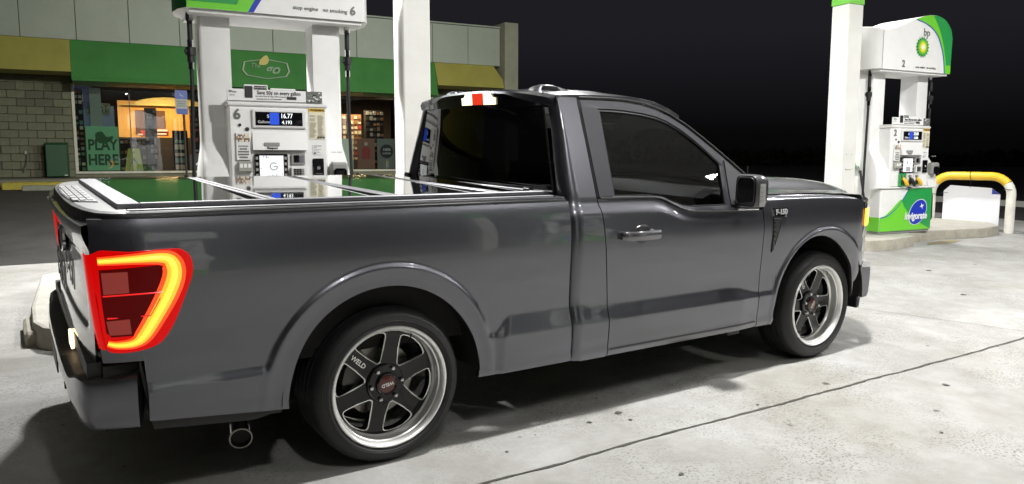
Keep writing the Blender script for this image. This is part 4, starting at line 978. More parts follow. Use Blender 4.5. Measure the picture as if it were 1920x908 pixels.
    panel('fender', lambda z: fx0-.012*sm((z-.9)/.2), lambda z: interp(z, [.5, .62, .86, 1.01, 1.06, 1.1], [3.66, 3.68, 3.60, 3.535, 3.60, 3.63]), lambda x: fb(x) if x < FA[0]+FA[2] else .50+.1*sm((x-3.57)/.1), lampcut, [(x-fx0)/(fx1-fx0) for x in xs], 84, sg, Wf=WFn, xnom=lambda u: fx0+u*(fx1-fx0))
    # inner wheel houses
    for (cx, cz, ri, ro) in (RA, FA):
        m = MB(); P = []
        for a in np.linspace(.0, math.pi, 30):
            r_ = ri+.012; P.append([(cx+r_*math.cos(a), sg*y_, cz+r_*math.sin(a)) for y_ in (W(cx, .8)-.012, .8, .5)])
        m.grid(P, DARK); m.add([P[i][2] for i in range(30)], [tuple(range(30))], DARK); m.obj('wheel_house', TR)
        # rolled lip of the arch
mat('handle_silver2', (.38, .38, .38), .35, .2)
# fender vent + badge (right and left)
for sg in (-1, 1):
    f = lambda x, z, o: (x, sg*(W(x, z)+o), z)
    pl = [(2.540, .972), (2.612, .968), (2.598, .905), (2.578, .845), (2.556, .785), (2.542, .772), (2.545, .86)]
    m = MB(); m.add([f(x, z, .004) for x, z in pl], [tuple(range(len(pl)))], GLOSSBLK); m.grid([[f(x, z, -.002) for x, z in pl], [f(x, z, .006) for x, z in pl], [f(x+(2.57-x)*-.06, z+(.88-z)*-.05, .007) for x, z in pl], [f(x+(2.57-x)*-.1, z+(.88-z)*-.08, -.002) for x, z in pl]], SATIN, closed_v=True); vn = m.obj('fender_vent', TR, angle=30)
    for k in range(6):
        m = MB(); z = .945-k*.028; m.box((2.552, 0, z), (2.588-k*.005, .01, z+.006), BLACK); m.v = [(v[0], sg*(W(v[0], v[2])+.003+v[1]*.4), v[2]) for v in m.v]; m.obj('vent_slat', vn, smooth=False)
    bp_ = [(2.528, 1.038), (2.672, 1.030), (2.664, .985), (2.545, .988)]
    m = MB(); m.grid([[f(x, z, 0) for x, z in bp_], [f(x, z, .008) for x, z in bp_]], CHROME, closed_v=True); m.add([f(x, z, .008) for x, z in bp_], [(0,1,2,3)], GLOSSBLK); m.box((2.53, 0, 1.030), (2.67, .004, 1.037), CHROME)
    m.v = [v if abs(v[1]) > .1 else (v[0], sg*(W(v[0], v[2])+.009+v[1]), v[2]) for v in m.v]; bd = m.obj('fender_badge', TR, angle=30)
    if sg < 0:
        text('F-150', .044, (2.60, -(W(2.6, 1.0)+.0135), 1.012), MT['handle_silver2'], bd, up=(0, .12, 1), bold=.002, shear=.15, sx=1.1); text('X', .026, (2.645, -(W(2.6, 1.0)+.0135), .990), MT['handle_silver2'], bd, bold=.001)
    else: text('F-150', .036, (2.60, (W(2.6, 1.0)+.0135), 1.012), CHROME, bd, right=(-1, 0, 0), bold=.001)
# ---- cab back, rear glass
m = MB(); P = []
for z in np.linspace(.5, 1.175, 6): P.append([(backx(z)+.004-.078*(1-(y/.8)**2), y, z) for y in np.linspace(-.80, .80, 14)])
m.grid(P, PAINT); m.obj('cab_back', TR)
def rear_pt(y, z, o=0): return (backx(z)-.078*(1-(y/.78)**2)-o, y, z)
hw = lambda z: interp(z, [1.15, 1.60], [.775, .655])
m = MB(); m.grid([[rear_pt(hw(z)*k, z, .004) for k in np.linspace(-1, 1, 20)] for z in np.linspace(1.155, 1.615, 14)], TINTB); m.obj('rear_window', TR)
m = MB()
for s in (-1, 1): m.tube([rear_pt(s*hw(z)*1.004, z, .004) for z in np.linspace(1.155, 1.60, 10)], .006, BLACK, 6)
m.tube([rear_pt(y, 1.157, .006) for y in np.linspace(-.775, .775, 12)], .010, BLACK, 6); m.obj('window_seal', TR)
# ---- roof
RZ = pchip([.98, 1.05, 1.3, 1.55, 1.7, 1.82, 1.92], [1.650, 1.658, 1.668, 1.668, 1.655, 1.618, 1.568])
def roofz(x, k): return RZ(x)+.052*(1-abs(k)**2.2)*(1-.35*sm((x-1.6)/.3))
def roofw(x): return WG(RZ(x)-.015)+.012
m = MB(); P = []
for x in np.linspace(1.028, 1.90, 34):
    row = []
    for k in np.linspace(-1, 1, 41):
        kk = math.copysign(abs(k)**.9, k); y = kk*roofw(x); z = roofz(x, kk)
        rib = .006*(sm((abs(y)-.30)/.02)-sm((abs(y)-.42)/.02)); row.append((x, y, z+rib*sm((x-1.1)/.1)))
    P.append([(x, -roofw(x)+.002, row[0][2]-.02)]+row+[(x, roofw(x)-.002, row[-1][2]-.02)])
m.grid(P, PAINT); m.obj('roof', TR, angle=50)
# rear visor with high brake lamp
def vis(y, s_):  # profile over the rear window
    k = y/.76; zt = roofz(1.0, k); return [(1.03, y, zt+.002), (.962+.06*k*k, y, zt-.008-.01*k*k), (.955+.065*k*k, y, zt-.022), (.962+.065*k*k, y, 1.606), (1.0+.045*k*k, y, 1.596)][s_]
def vsplit(y): return tuple(Vector(vis(y, 2)).lerp(Vector(vis(y, 3)), .97*min(1, max(0, (abs(y)-.36)/.36))))
m = MB(); m.grid([[vis(y, 0), vis(y, 1), vsplit(y)] for y in np.linspace(-.745, .745, 60)], PAINT); m.obj('roof_lip', TR, angle=40)
m = MB(); m.grid([[vsplit(y), vis(y, 3), vis(y, 4)] for y in np.linspace(-.745, .745, 60)], GLOSSBLK); 
for y in (-.745, .745): m.add([vis(y, i) for i in range(5)]+[(1.045, y, 1.6)], [tuple(range(6))], GLOSSBLK)
vo = m.obj('rear_visor', TR, angle=25)
HB = mat('high_lamp_white', (.9, .85, .7), .2, emis=(1, .86, .55), es=2.2); HR = mat('high_lamp_red', (.5, .02, .01), .2, emis=(1, .06, .02), es=.75)
def vis2(y, t_): a, b = Vector(vis(y, 2)), Vector(vis(y, 3)); p_ = a.lerp(b, t_); return p_+Vector((-.006, 0, 0))
for (a, b, mt) in ((.08, -.04, HB), (-.042, -.158, HR), (-.16, -.28, HB)):
    m = MB(); ts = (.02, .75)
    m.grid([[vis2(y, t_) for t_ in (np.linspace(.0 if -.24 < y < .04 else .3, .85, 4))] for y in np.linspace(a, b, 6)], mt); m.obj('cargo_lamp' if mt is HB else 'high_brake_lamp', TR)
# low loop shaped roof fins
for s in (-1, 1):
    P = []; yc = s*.47
    sec = [(1.075, 0), (1.09, .022), (1.12, .030), (1.16, .031), (1.21, .026), (1.27, .012), (1.31, 0)]
    m = MB(); P = []
    for (x, h) in sec:
        z0 = roofz(x, abs(yc)/.74)-.004; P.append([(x, yc-.05, z0), (x, yc-.04, z0+h*.9), (x, yc-.012, z0+h+.004), (x, yc+.012, z0+h+.004), (x, yc+.04, z0+h*.9), (x, yc+.05, z0)])
    m.grid(P, PAINT); fo = m.obj('roof_fin', TR, angle=40)
    z0 = roofz(1.15, .62); m = MB(); m.add([(1.105, yc-.0515, z0+.002), (1.235, yc-.0515, z0-.002), (1.21, yc-.047, z0+.018), (1.115, yc-.047, z0+.022)], [(0,1,2,3)], GLOSSBLK); m.obj('fin_opening', fo)
# ---- windshield and A pillars
def ws(k, t_):
    """k -1..1 across, t 0 bottom..1 top"""
    x0 = 2.62-.27*abs(k)**2.2; z0 = 1.185-.03*abs(k)**2; y0 = k*.86
    x1 = 1.905-.03*abs(k)**2; z1 = roofz(1.90, k)-.004; y1 = k*(roofw(1.9)-.03)
    return (x0+(x1-x0)*t_, y0+(y1-y0)*t_, z0+(z1-z0)*t_+.02*math.sin(math.pi*t_))
m = MB(); m.grid([[ws(k, t_) for t_ in np.linspace(0, 1, 12)] for k in np.linspace(-.94, .94, 24)], TINT); m.obj('windshield', TR)
for s in (-1, 1):
    m = MB(); P = []
    for t_ in np.linspace(0, 1, 16):
        a = Vector(ws(s*.93, t_)); 
        x = interp(t_, [0, .3, .6, 1], [2.42, 2.20, 2.0, 1.80]); z = interp(x, [1.80, 1.93, 2.04, 2.165, 2.345, 2.42], [1.600, 1.530, 1.461, 1.377, 1.250, 1.20]); b = Vector((x, s*(WG(z)+.010), z)); 
        mid = (a+b)/2+Vector((0, s*.012, .018)); P.append([a+Vector((0, 0, -.01)), a, mid, b, b+Vector((0, -s*.01, -.012)), b+Vector((0, -s*.05, -.02))])
    m.grid(P, PAINT); m.obj('windshield_pillar', TR, angle=60)
    # drip moulding line
    m = MB(); m.tube([(x, s*(WG(z)+.017), z) for x, z in [(1.18, 1.652), (1.40, 1.655), (1.50, 1.652), (1.64, 1.637), (1.74, 1.614), (1.83, 1.582), (1.94, 1.527), (2.05, 1.456), (2.175, 1.371), (2.36, 1.236)]], .0055, SATIN, 6); m.obj('drip_moulding', TR)
# ---- hood
def hoodz(x, y):
    a = abs(y); e = interp(x, [2.4, 2.9, 3.3, 3.55, 3.7, 3.85, 3.99], [1.118, 1.116, 1.104, 1.088, 1.075, 1.055, 1.02])
    bw = interp(x, [2.5, 3.0, 3.9], [.80, .77, .70]); h = interp(x, [2.4, 2.8, 3.2, 3.6, 3.8, 3.92, 4.0], [.086, .083, .078, .062, .045, .022, .008])
    return e+.012*(1-(a/.93)**2)+h*sm((bw-a)/.14)
m = MB(); P = []
for y in np.linspace(-.925, .925, 75):
    xf = PLAN(y)-.05-.03*sm((abs(y)-.7)/.2); x0 = 2.455+.14*(1-(abs(y)/.92)**2); row = []
    for t_ in np.linspace(0, 1, 40): x = x0+(xf-x0)*t_; row.append((x, y, hoodz(x, y)-.006*sm((t_-.97)/.03)))
    row.append((xf+.004, y, hoodz(xf, y)-.03)); P.append(row)
m.grid(P, PAINT); m.obj('hood', TR, angle=40)
m = MB(); m.grid([[(2.50+.12*(1-(y/.9)**2)-.03, y, 1.165-.03*abs(y)), (2.44+.18*(1-(y/.9)**2)-.03, y, 1.185-.04*abs(y))] for y in np.linspace(-.84, .84, 20)], BLACK); m.obj('cowl', TR)
m = MB(); m.tube([(2.50, -.80, 1.12), (2.505, -.80, 1.17)], .008, BLACK, 8); m.tube([(2.505, -.80, 1.17), (2.50, -.80, 1.285)], .0035, BLACK, 6); m.obj('antenna', TR)
# ---- front face: grille, headlamps, bumper
def face(y, z, o=0):
    x = PLAN(y)+o; return (x, y, z)
AMB = mat('amber_lamp', (.8, .3, .02), .15, emis=(1, .38, .03), es=3.2); LENS = mat('lamp_lens', (.25, .25, .25), .08, .3, 1)
m = MB(); m.grid([[face(y, z, (.01 if z < 1.0 else 0)) for z in np.linspace(.72, 1.045, 8)] for y in np.linspace(-.66, .66, 30)], BLACK); gr = m.obj('grille', TR)
for k in range(4): m = MB(); m.grid([[face(y, .76+k*.07+dz, o_) for dz, o_ in ((0, .01), (0, .03), (.02, .03), (.02, .01))] for y in np.linspace(-.64, .64, 24)], SATIN); m.obj('grille_bar', gr)
def facecurve(s, t_):
    """follow the front corner from the flank round to the grille: t 0 = outermost"""
    if t_ < .2: return 3.53+.07*t_/.2, s*(.975-.030*(t_/.2)**1.3)
    y = .945-(.945-.66)*(t_-.2)/.8; return PLAN(y), s*y
for s in (-1, 1):
    m = MB(); P = []
    for t_ in np.linspace(0, 1, 14):
        x, y = facecurve(s, t_); P.append([(x-.012, y, 1.052), (x+.002, y, 1.045), (x+.006, y, .97), (x+.004, y, .86), (x-.002, y, .80), (x-.02, y, .795)])
    m.grid(P, LENS); hl = m.obj('headlamp', TR, angle=50)
    m = MB(); P = []
    for t_ in np.linspace(0.02, .36, 10): x, y = facecurve(s, t_); P.append([(x+.010, y*1.006, z) for z in (.875, .92, .96, .995)])
    m.grid(P, AMB); m.obj('side_marker', hl)
    m = MB(); P = []
    for t_ in np.linspace(0, .14, 5): x, y = facecurve(s, t_); P.append([(x+.008, y*1.005, z) for z in (1.0, 1.035)])
    m.grid(P, CHROME); P = []
    for t_ in np.linspace(.0, .07, 4): x, y = facecurve(s, t_); P.append([(x+.007, y*1.003, z) for z in (.70, .80, .88)])
    m.grid(P, CHROME); m.obj('lamp_trim', hl)
m = MB(); P = []
for y in np.linspace(-.945, .945, 50):
    x = PLAN(y); P.append([(x-.08, y, .795), (x-.004, y, .79), (x-.002, y, .72), (x-.004, y, .60), (x-.06, y, .585)])
m.grid(P, PAINT); m.obj('front_valance', TR, angle=30)
m = MB(); P = []
for a in np.linspace(-1, 1, 60):
    y = a*.965; x = PLAN(y*.955)+.055*(1-.5*abs(a)**6); P.append([(x-.12, y, .585), (x-.01, y, .58), (x, y*1.0, .565), (x+.002, y, .48), (x-.005, y, .40), (x-.02, y, .37), (x-.12, y, .365)])
m.grid(P, PAINT); 
for i in (0, -1): m.add(P[i], [tuple(range(7))], PAINT)
m.obj('front_bumper', TR, angle=35)
m = MB(); m.grid([[(PLAN(y*.98)-.03, y, .37), (PLAN(y*.98)-.04, y, .27)] for y in np.linspace(-.93, .93, 30)], BLACK); m.obj('air_dam', TR)
for s in (-1, 1):
    # dark filler piece between arch and bumper, with hanging flap
    m = MB(); m.box((3.575, min(s*.86, s*.945), .29), (3.60, max(s*.86, s*.945), .50), BLACK, .004); m.obj('mud_flap', TR)
# ---- tailgate and rear
TGX = lambda y: -1.150+.035*(abs(y)/.93)**3
m = MB(); P = []
for y in np.linspace(-.905, .905, 60):
    row = []
    for z in np.linspace(.60, 1.105, 40):
        o_ = 0
        if abs(y) < .80: o_ += -.014*sm((.80-abs(y))/.03)*(sm((z-.70)/.03)-sm((z-.97)/.04))
        o_ += .022*sm((z-1.0)/.08); row.append((TGX(y)-o_, y, z))
    row.append((TGX(y)+.03, y, 1.115)); P.append(row)
m.grid(P, PAINT); tg = m.obj('tailgate', TR, angle=30)
text('F-150', .20, (TGX(.25)-.004, .10, .80), mat('emboss_grey', (.10, .10, .11), .35, .6), tg, right=(0, -1, 0), bold=.002, ext=.0015, sx=1.25)
m = MB(); m.lathe([(0, -.012), (.085, -.012), (.09, -.006), (.09, .004)], mat('emblem_dark', (.008, .012, .03), .3), (TGX(0)+.008, 0, .955), 'x', 28); m.v = [(v[0], v[1]*1.6, v[2]*.62+.955*.38) for v in m.v]; m.obj('tailgate_emblem', tg)
m = MB(); m.lathe([(.082, -.016), (.094, -.014), (.096, -.004)], CHROME, (TGX(0)+.008, 0, .955), 'x', 28); m.v = [(v[0], v[1]*1.6, v[2]*.62+.955*.38) for v in m.v]; m.obj('emblem_ring', tg)
# tailgate top cap with ribbed step insert
CAP = mat('tailgate_cap', (.21, .21, .22), .42, .0, .25, noise=.06, nscale=8)
half = [(-1.145, 0), (-1.143, .3), (-1.135, .55), (-1.115, .75), (-1.085, .87), (-1.04, .925), (-.99, .94)]
half = [(a-.010, b) for a, b in half]
pl = [(-.985, -.94)]+[(a, -b) for a, b in half[::-1]]+half[1:]+[(-.985, .94)]
m = MB(); rings = []
c0 = Vector((-1.02, 0))
for z, o_ in ((1.088, .012), (1.094, .004), (1.10, 0), (1.135, .0), (1.146, .006), (1.151, .022)):
    rings.append([(a+o_ if a < -1.0 else a, b-math.copysign(o_, b) if abs(b) > .5 else b, z) for a, b in pl])
m.grid(rings[:5], BLACK); m.grid(rings[4:], CAP); m.add(rings[-1], [tuple(range(len(pl)))], CAP); cp = m.obj('tailgate_cap', TR, angle=35)
m = MB(); st_ = [(-1.045, -.50), (-1.11, -.46), (-1.135, -.30), (-1.143, 0), (-1.135, .30), (-1.11, .46), (-1.045, .50)]
m.prism(st_, 1.1505, 1.1535, mat('cap_groove', (.06, .06, .06), .5), 'xy'); st2 = [(a*.92-1.08*.08, b*.97) for a, b in st_]; m.prism(st2, 1.153, 1.156, mat('cap_insert', (.34, .34, .35), .45, noise=.1, nscale=40), 'xy'); so = m.obj('step_insert', cp, smooth=False)
m = MB()
for i in range(7):
    for j in range(3): y = -.44+i*.127; x = -1.128+j*.026; m.box((x, y, 1.1555), (x+.02, y+.10, 1.1595), mat('cap_rib', (.25, .25, .26), .5), .001)
m.obj('step_rib', cp, smooth=False, kind='stuff')
boxo('tailgate_handle_lip', (-1.165, .66, 1.055), (-1.145, .84, 1.075), CAP, tg, .004)
# ---- folding bed cover
m = MB(); zt = 1.168
def bar(name, x0, x1, y0, y1, z1=zt, z0=1.150, mt=ALU, par=None): return boxo(name, (x0, y0, z0), (x1, y1, z1), mt, par or TR, .003)
bc = bar('cover_frame', -1.015, -.935, -.80, .80, zt+.002)
for s in (-1, 1): bar('cover_side_rail', -.935, .93, min(s*.765, s*.80), max(s*.765, s*.80), zt+.002, par=bc)
edges = [-.935, -.445, .115, .68, .93]
for i, (a, b) in enumerate(zip(edges[:-1], edges[1:])):
    if b-a < .1: continue
    m = MB(); m.box((a+(.0 if i == 0 else .032), -.765, 1.14), (b-.032 if i < 3 else b, .765, zt-.003), PANEL); m.v = [(v[0], v[1], v[2]+(v[1]*.0115 if v[2] > 1.15 else 0)) for v in m.v]; m.obj('cover_panel', bc, smooth=False)
for x in edges[1:-1]:
    bar('cover_hinge', x-.032, x-.003, -.765, .765, zt+.001, par=bc); bar('cover_hinge', x+.003, x+.032, -.765, .765, zt+.001, par=bc); bar('hinge_seal', x-.003, x+.003, -.765, .765, zt-.004, mt=BLACK, par=bc)
bar('cover_front_bar', .93, .965, -.80, .80, zt-.002, par=bc)
for s in (-1, 1):
    m = MB(); m.box((.885, s*.70-.03, zt), (.92, s*.70+.03, zt+.012), BLACK, .005); m.tube([(.90, s*.70-.035, zt+.014), (.90, s*.70+.035, zt+.014)], .007, SATIN, 8); m.obj('cover_clamp', bc)
# ---- tail lamps
LR = mat('lamp_red_glow', (.05, .001, .001), .3, coat=.15, spec=.2, emis=(1, .001, .001), es=.60)
LED1 = mat('led_orange', (.8, .1, .02), .2, emis=(1, .045, .008), es=1.4); LED2 = mat('led_yellow', (.9, .4, .05), .2, emis=(1, .30, .02), es=1.5); LED3 = mat('led_core', (.9, .6, .1), .2, emis=(1, .62, .045), es=1.35)
LDK = mat('lamp_dark_red', (.012, .001, .001), .35, spec=.15, emis=(.11, .001, .001), es=.6); LPK = mat('reflector_pink', (.28, .05, .045), .3, spec=.2, emis=(.42, .06, .045), es=.35); LLN = mat('lamp_line_red', (.5, .01, .01), .2, emis=(.95, .02, .02), es=.8)
outl = [(-1.118, 1.010), (-1.00, 1.016), (-.86, 1.020), (-.825, 1.012), (-.800, .985), (-.795, .93), (-.815, .87), (-.86, .755), (-.90, .69), (-.935, .664), (-1.00, .650), (-1.06, .650), (-1.085, .665), (-1.096, .72), (-1.108, .85)]
outl = smooth_poly(outl, 3)
def band(cl, wd):   # ribbon polygon about centre line with widths
    pts = catmull([(*c, w_) for c, w_ in zip(cl, wd)], 5); Lp, Rp = [], []
    for i, (x, z, w_) in enumerate(pts):
        a, b = pts[max(i-1, 0)], pts[min(i+1, len(pts)-1)]; d = Vector((b[0]-a[0], b[1]-a[1])).normalized(); Lp.append((x-d.y*w_/2, z+d.x*w_/2)); Rp.append((x+d.y*w_/2, z-d.x*w_/2))
    return Lp, Rp
for sg in (-1, 1):
    S = lambda x, z, o: (x, sg*(W(x, z)+o), z)
    def fillpoly(m, poly, o_, mt, cen, n=5):
        if len(poly) < 20: poly = [(a[0]+(b[0]-a[0])*t/6, a[1]+(b[1]-a[1])*t/6) for a, b in zip(poly, poly[1:]+poly[:1]) for t in range(6)]
        rings = [[S(cen[0]+(x-cen[0])*k, cen[1]+(z-cen[1])*k, o_) for x, z in poly] for k in np.linspace(1, .12, n)]; m.grid(rings, mt, closed_v=True); m.add(rings[-1], [tuple(range(len(poly)))], mt)
    m = MB(); cen = (-.97, .86); m.grid([[S(x, z, -.004) for x, z in outl], [S(cen[0]+(x-cen[0])*.985, cen[1]+(z-cen[1])*.985, .007) for x, z in outl]], LR, closed_v=True); fillpoly(m, [(cen[0]+(x-cen[0])*.985, cen[1]+(z-cen[1])*.985) for x, z in outl], .007, LR, cen)
    # lens wraps round to the tailgate
    P = []
    for z in np.linspace(.665, 1.008, 12):
        xe = interp(z, [.665, .72, .85, 1.01], [-1.087, -1.097, -1.110, -1.120]); y = W(xe, z)+.006; P.append([(xe, sg*y, z), (xe-.014, sg*(y-.012), z), (xe-.020, sg*(y-.04), z), (xe-.012, sg*(y-.065), z)])
    m.grid(P, LR); tl = m.obj('tail_lamp', TR, angle=50)
    # dark inner field
    m = MB(); inner = [(-1.098, .955), (-.915, .965), (-.885, .955), (-.885, .91), (-.90, .84), (-.945, .755), (-.985, .715), (-1.07, .713), (-1.085, .73), (-1.094, .84)]; fillpoly(m, inner, .013, LDK, (-.99, .84), 10); io = m.obj('lamp_field', tl)
    for q, mt, o_ in (([(-1.092, .945), (-1.012, .947), (-1.010, .872), (-1.088, .868)], LPK, .0155), ([(-1.084, .772), (-1.012, .777), (-1.008, .722), (-1.075, .720)], LPK, .0155)):
        m = MB(); fillpoly(m, q, o_, mt, (sum(a for a, b in q)/4, sum(b for a, b in q)/4), 6); m.obj('reflector', tl)
    m = MB()
    for pts in ([(-1.09, .862), (-1.0, .866), (-.905, .866), (-.915, .84), (-.945, .785), (-1.08, .782)],): m.tube([S(x, z, .015) for x, z in pts], .003, LLN, 5)
    m.obj('light_line', tl)
    cl = [(-1.100, .985), (-1.0, .990), (-.90, .990), (-.868, .970), (-.862, .925), (-.885, .86), (-.925, .785), (-.968, .715), (-1.00, .688), (-1.05, .683), (-1.082, .690)]
    wd = [.022, .028, .040, .056, .060, .060, .055, .048, .032, .024, .018]
    for k, mt, o_ in ((1.30, LED1, .0135), (.82, LED2, .0160), (.34, LED3, .0185)):
        Lp, Rp = band(cl, [w_*k for w_ in wd]); m = MB(); m.grid([[S(x, z, o_) for x, z in Lp], [S((x+a)/2, (z+b)/2, o_+.003) for (x, z), (a, b) in zip(Lp, Rp)], [S(x, z, o_) for x, z in Rp]], mt); m.obj('led_strip', tl)
# ---- rear bumper
def bumpx(y): return -1.205+.075*(abs(y)/.95)**4
hp = catmull([(-1.207, 0), (-1.206, .3), (-1.200, .6), (-1.186, .80), (-1.172, .885), (-1.152, .925), (-1.11, .947), (-1.05, .967), (-.998, .982)], 5)
path = [(a, -b) for a, b in hp[::-1]]+hp[1:]
P = []
for i, (x, y) in enumerate(path):
    a_, b_ = path[max(i-1, 0)], path[min(i+1, len(path)-1)]; d = Vector((b_[0]-a_[0], b_[1]-a_[1])).normalized(); n = Vector((-d.y, d.x))
    if n.x > 0 and abs(n.x) > .3: n = -n
    if abs(n.x) <= .3 and n.y*y < 0: n = -n
    e = sm((abs(y)-.62)/.25); zt_ = .505+.05*e+.010*sm((x+1.1)/.1); zb_ = .365
    q = lambda o, z: (x+n.x*o, y+n.y*o, z)
    iy = min(abs(y), .90)*(1 if y > 0 else -1); P.append([(max(-1.03, x+.05), iy, zt_+.006), q(-.03, zt_+.004), q(-.012, zt_), q(-.003, zt_-.008), q(0, zt_-.022), q(.001, .46), q(-.006, .41), q(-.012, zb_+.012), q(-.022, zb_), q(-.08, zb_-.002)])
m = MB(); m.grid([r_[:4] for r_ in P], BLACK); m.grid([r_[3:] for r_ in P], PAINT)
for k in (0, -1): m.add(P[k], [tuple(range(10))], BLACK)
rb = m.obj('rear_bumper', TR, angle=40)
boxo('bumper_backing', (-1.10, -.93, .36), (-.985, .93, .60), DARK, TR); boxo('bumper_step', (-1.20, -.35, .497), (-1.11, .35, .508), BLACK, rb, .003)
m = MB(); m.box((-1.209, -.17, .385), (-1.203, .17, .475), BLACK, .002); m.obj('plate_recess', rb)
for s in (-1, 1):
    if s < 0: boxo('plate_lamp', (-1.162, s*.30-.07, .535), (-1.150, s*.30+.05, .595), mat('plate_lamp_glow', (.9, .8, .6), .3, emis=(1, .72, .42), es=3), TR, .002)
    m = MB(); m.lathe([(0, -.004), (.014, -.004), (.016, .004)], BLACK, (bumpx(.5), s*.55, .44), 'x', 14); m.obj('parking_sensor', rb)
boxo('gate_sill', (-1.148, -.90, .545), (-1.10, .90, .61), BLACK, TR)
# ---- wheels
def arcpts(cx, cy, r_, a0, a1, n=6): return [(cx+r_*math.cos(a), cy+r_*math.sin(a)) for a in np.linspace(a0, a1, n)]
CAPR = mat('cap_maroon', (.10, .015, .012), .3, coat=.6)
def make_wheel(cx, cz, Rt, wdt, ylip, dish, phase, sg, steer=0, lab=None):
    """origin at the hub on the outer lip plane; outward = -y for sg -1"""
    root = bpy.data.objects.new('wheel', None); COL.objects.link(root); root.parent = TR; root.location = (cx, sg*ylip, cz)
    if sg > 0: root.rotation_euler = (0, 0, math.pi)
    # tyre: y=0 lip plane, +y inboard; sidewall bulges out slightly
    rr_ = .258; prof = [(rr_, .028), (rr_+.006, .004), (rr_+.02, -.006), (Rt-.062, -.013), (Rt-.040, -.012), (Rt-.022, -.002), (Rt-.010, .012), (Rt-.003, .028)]
    g = (wdt-.056)
    for k in range(5): 
        a = .028+g*k/5; b = .028+g*(k+1)/5
        if k: prof += [(Rt, a+.004)]
        prof += [(Rt, b-.006)]
        if k < 4: prof += [(Rt-.007, b-.005), (Rt-.007, b+.003)]
    prof += [(Rt-.012, wdt-.01), (Rt-.04, wdt+.012), (rr_+.01, wdt), (rr_, wdt-.03)]
    m = MB(); m.lathe(prof, RUBBER, n=96); ty = m.obj('tyre', root, angle=40)
    m = MB()
    for (r_, w_) in ((.293, .0012), (Rt-.052, .0016), (Rt-.033, .0012)):
        yo = float(np.interp(r_, [rr_+.02, Rt-.062, Rt-.040, Rt-.022], [-.006, -.013, -.012, -.002])); m.lathe([(r_-.002, yo+.0005), (r_-.0008, yo-w_), (r_+.0008, yo-w_), (r_+.002, yo+.0005)], RUBBER, n=96)
    for k in range(60):   # shoulder blocks
        a = 2*math.pi*k/60; c_, s_ = math.cos(a), math.sin(a); t_ = (-s_, c_)
        for w0 in (0,):
            vs = []
            for (r_, y_) in ((Rt-.024, -.003), (Rt-.003, .024), (Rt-.003, .05)):
                for e in (-.0022, .0022): vs.append((r_*c_*1.001+t_[0]*e, y_-.0009, r_*s_*1.001+t_[1]*e))
            m.add(vs, [(0,1,3,2), (2,3,5,4)], DARK)
    m.obj('sidewall_rib', root, angle=40)
    # rim barrel with stepped polished lip
    prof = [(.262, .02), (.272, .006), (.2735, -.004), (.270, -.010), (.264, -.011), (.258, -.006), (.255, .002), (.252, .010), (.2505, .018), (.2455, .022), (.2440, dish-.012), (.236, dish), (.234, dish+.02), (.225, dish+.10), (.225, wdt-.03), (.26, wdt-.02)]
    m = MB(); m.lathe(prof, POLISH, n=96); m.obj('rim_barrel', root, angle=28)
    yd = dish-.002
    # spoke face with six windows: built per sector as ring of quads around each window
    m = MB(); N = 6; ro, ri_ = .2385, .060
    def window(a0):
        # rounded trapezoid in polar-ish frame: radial out axis e, tangential f
        e = (math.cos(a0), math.sin(a0)); f_ = (-e[1], e[0]); pts = []
        raw = [(.100, -.012), (.215, -.076), (.2245, -.060), (.230, -.03), (.232, 0), (.230, .03), (.2245, .060), (.215, .076), (.100, .012), (.094, 0)]
        # rounding of the outer corners
        raw = [(.100, -.006), (.106, -.012), (.150, -.042), (.192, -.067), (.203, -.071), (.2125, -.067), (.222, -.047), (.228, -.018), (.229, 0), (.228, .018), (.222, .047), (.2125, .067), (.203, .071), (.192, .067), (.150, .042), (.106, .012), (.100, .006)]
        return [(e[0]*p+f_[0]*q, e[1]*p+f_[1]*q) for p, q in raw]
    import bmesh
    bm = bmesh.new()
    from mathutils.geometry import delaunay_2d_cdt
    vs2, ed, = [], []
    def addloop(pts):
        o = len(vs2); vs2.extend([Vector(p) for p in pts]); ed.extend([(o+i, o+(i+1) % len(pts)) for i in range(len(pts))])
    addloop([(ro*math.cos(a), ro*math.sin(a)) for a in np.linspace(0, 2*math.pi, 97)[:-1]])
    wins = [window(R(phase+60*k)) for k in range(N)]
    for w_ in wins: addloop(w_)
    v2, e2, f2, *_ = delaunay_2d_cdt(vs2, ed, [], 1, 1e-6)
    def inpoly(p, poly):
        c_ = False; j = len(poly)-1
        for i in range(len(poly)):
            if (poly[i][1] > p[1]) != (poly[j][1] > p[1]) and p[0] < (poly[j][0]-poly[i][0])*(p[1]-poly[i][1])/(poly[j][1]-poly[i][1]+1e-12)+poly[i][0]: c_ = not c_
            j = i
        return c_
    keep = []
    for f_ in f2:
        c_ = (sum(v2[i][0] for i in f_)/len(f_), sum(v2[i][1] for i in f_)/len(f_))
        if any(inpoly(c_, w_) for w_ in wins): continue
        keep.append(tuple(f_))
    dep = lambda x, z: yd-.014*sm((.15-math.hypot(x, z))/.12)+.0
    m.add([(v[0], dep(*v), v[1]) for v in v2], keep, SPOKE)
    for w_ in wins: m.grid([[(x, dep(x, z), z) for x, z in w_], [(x*1.0, dep(x, z)+.040, z) for x, z in w_]], SPOKE, closed_v=True)
    sp = m.obj('spoke_face', root, angle=30)
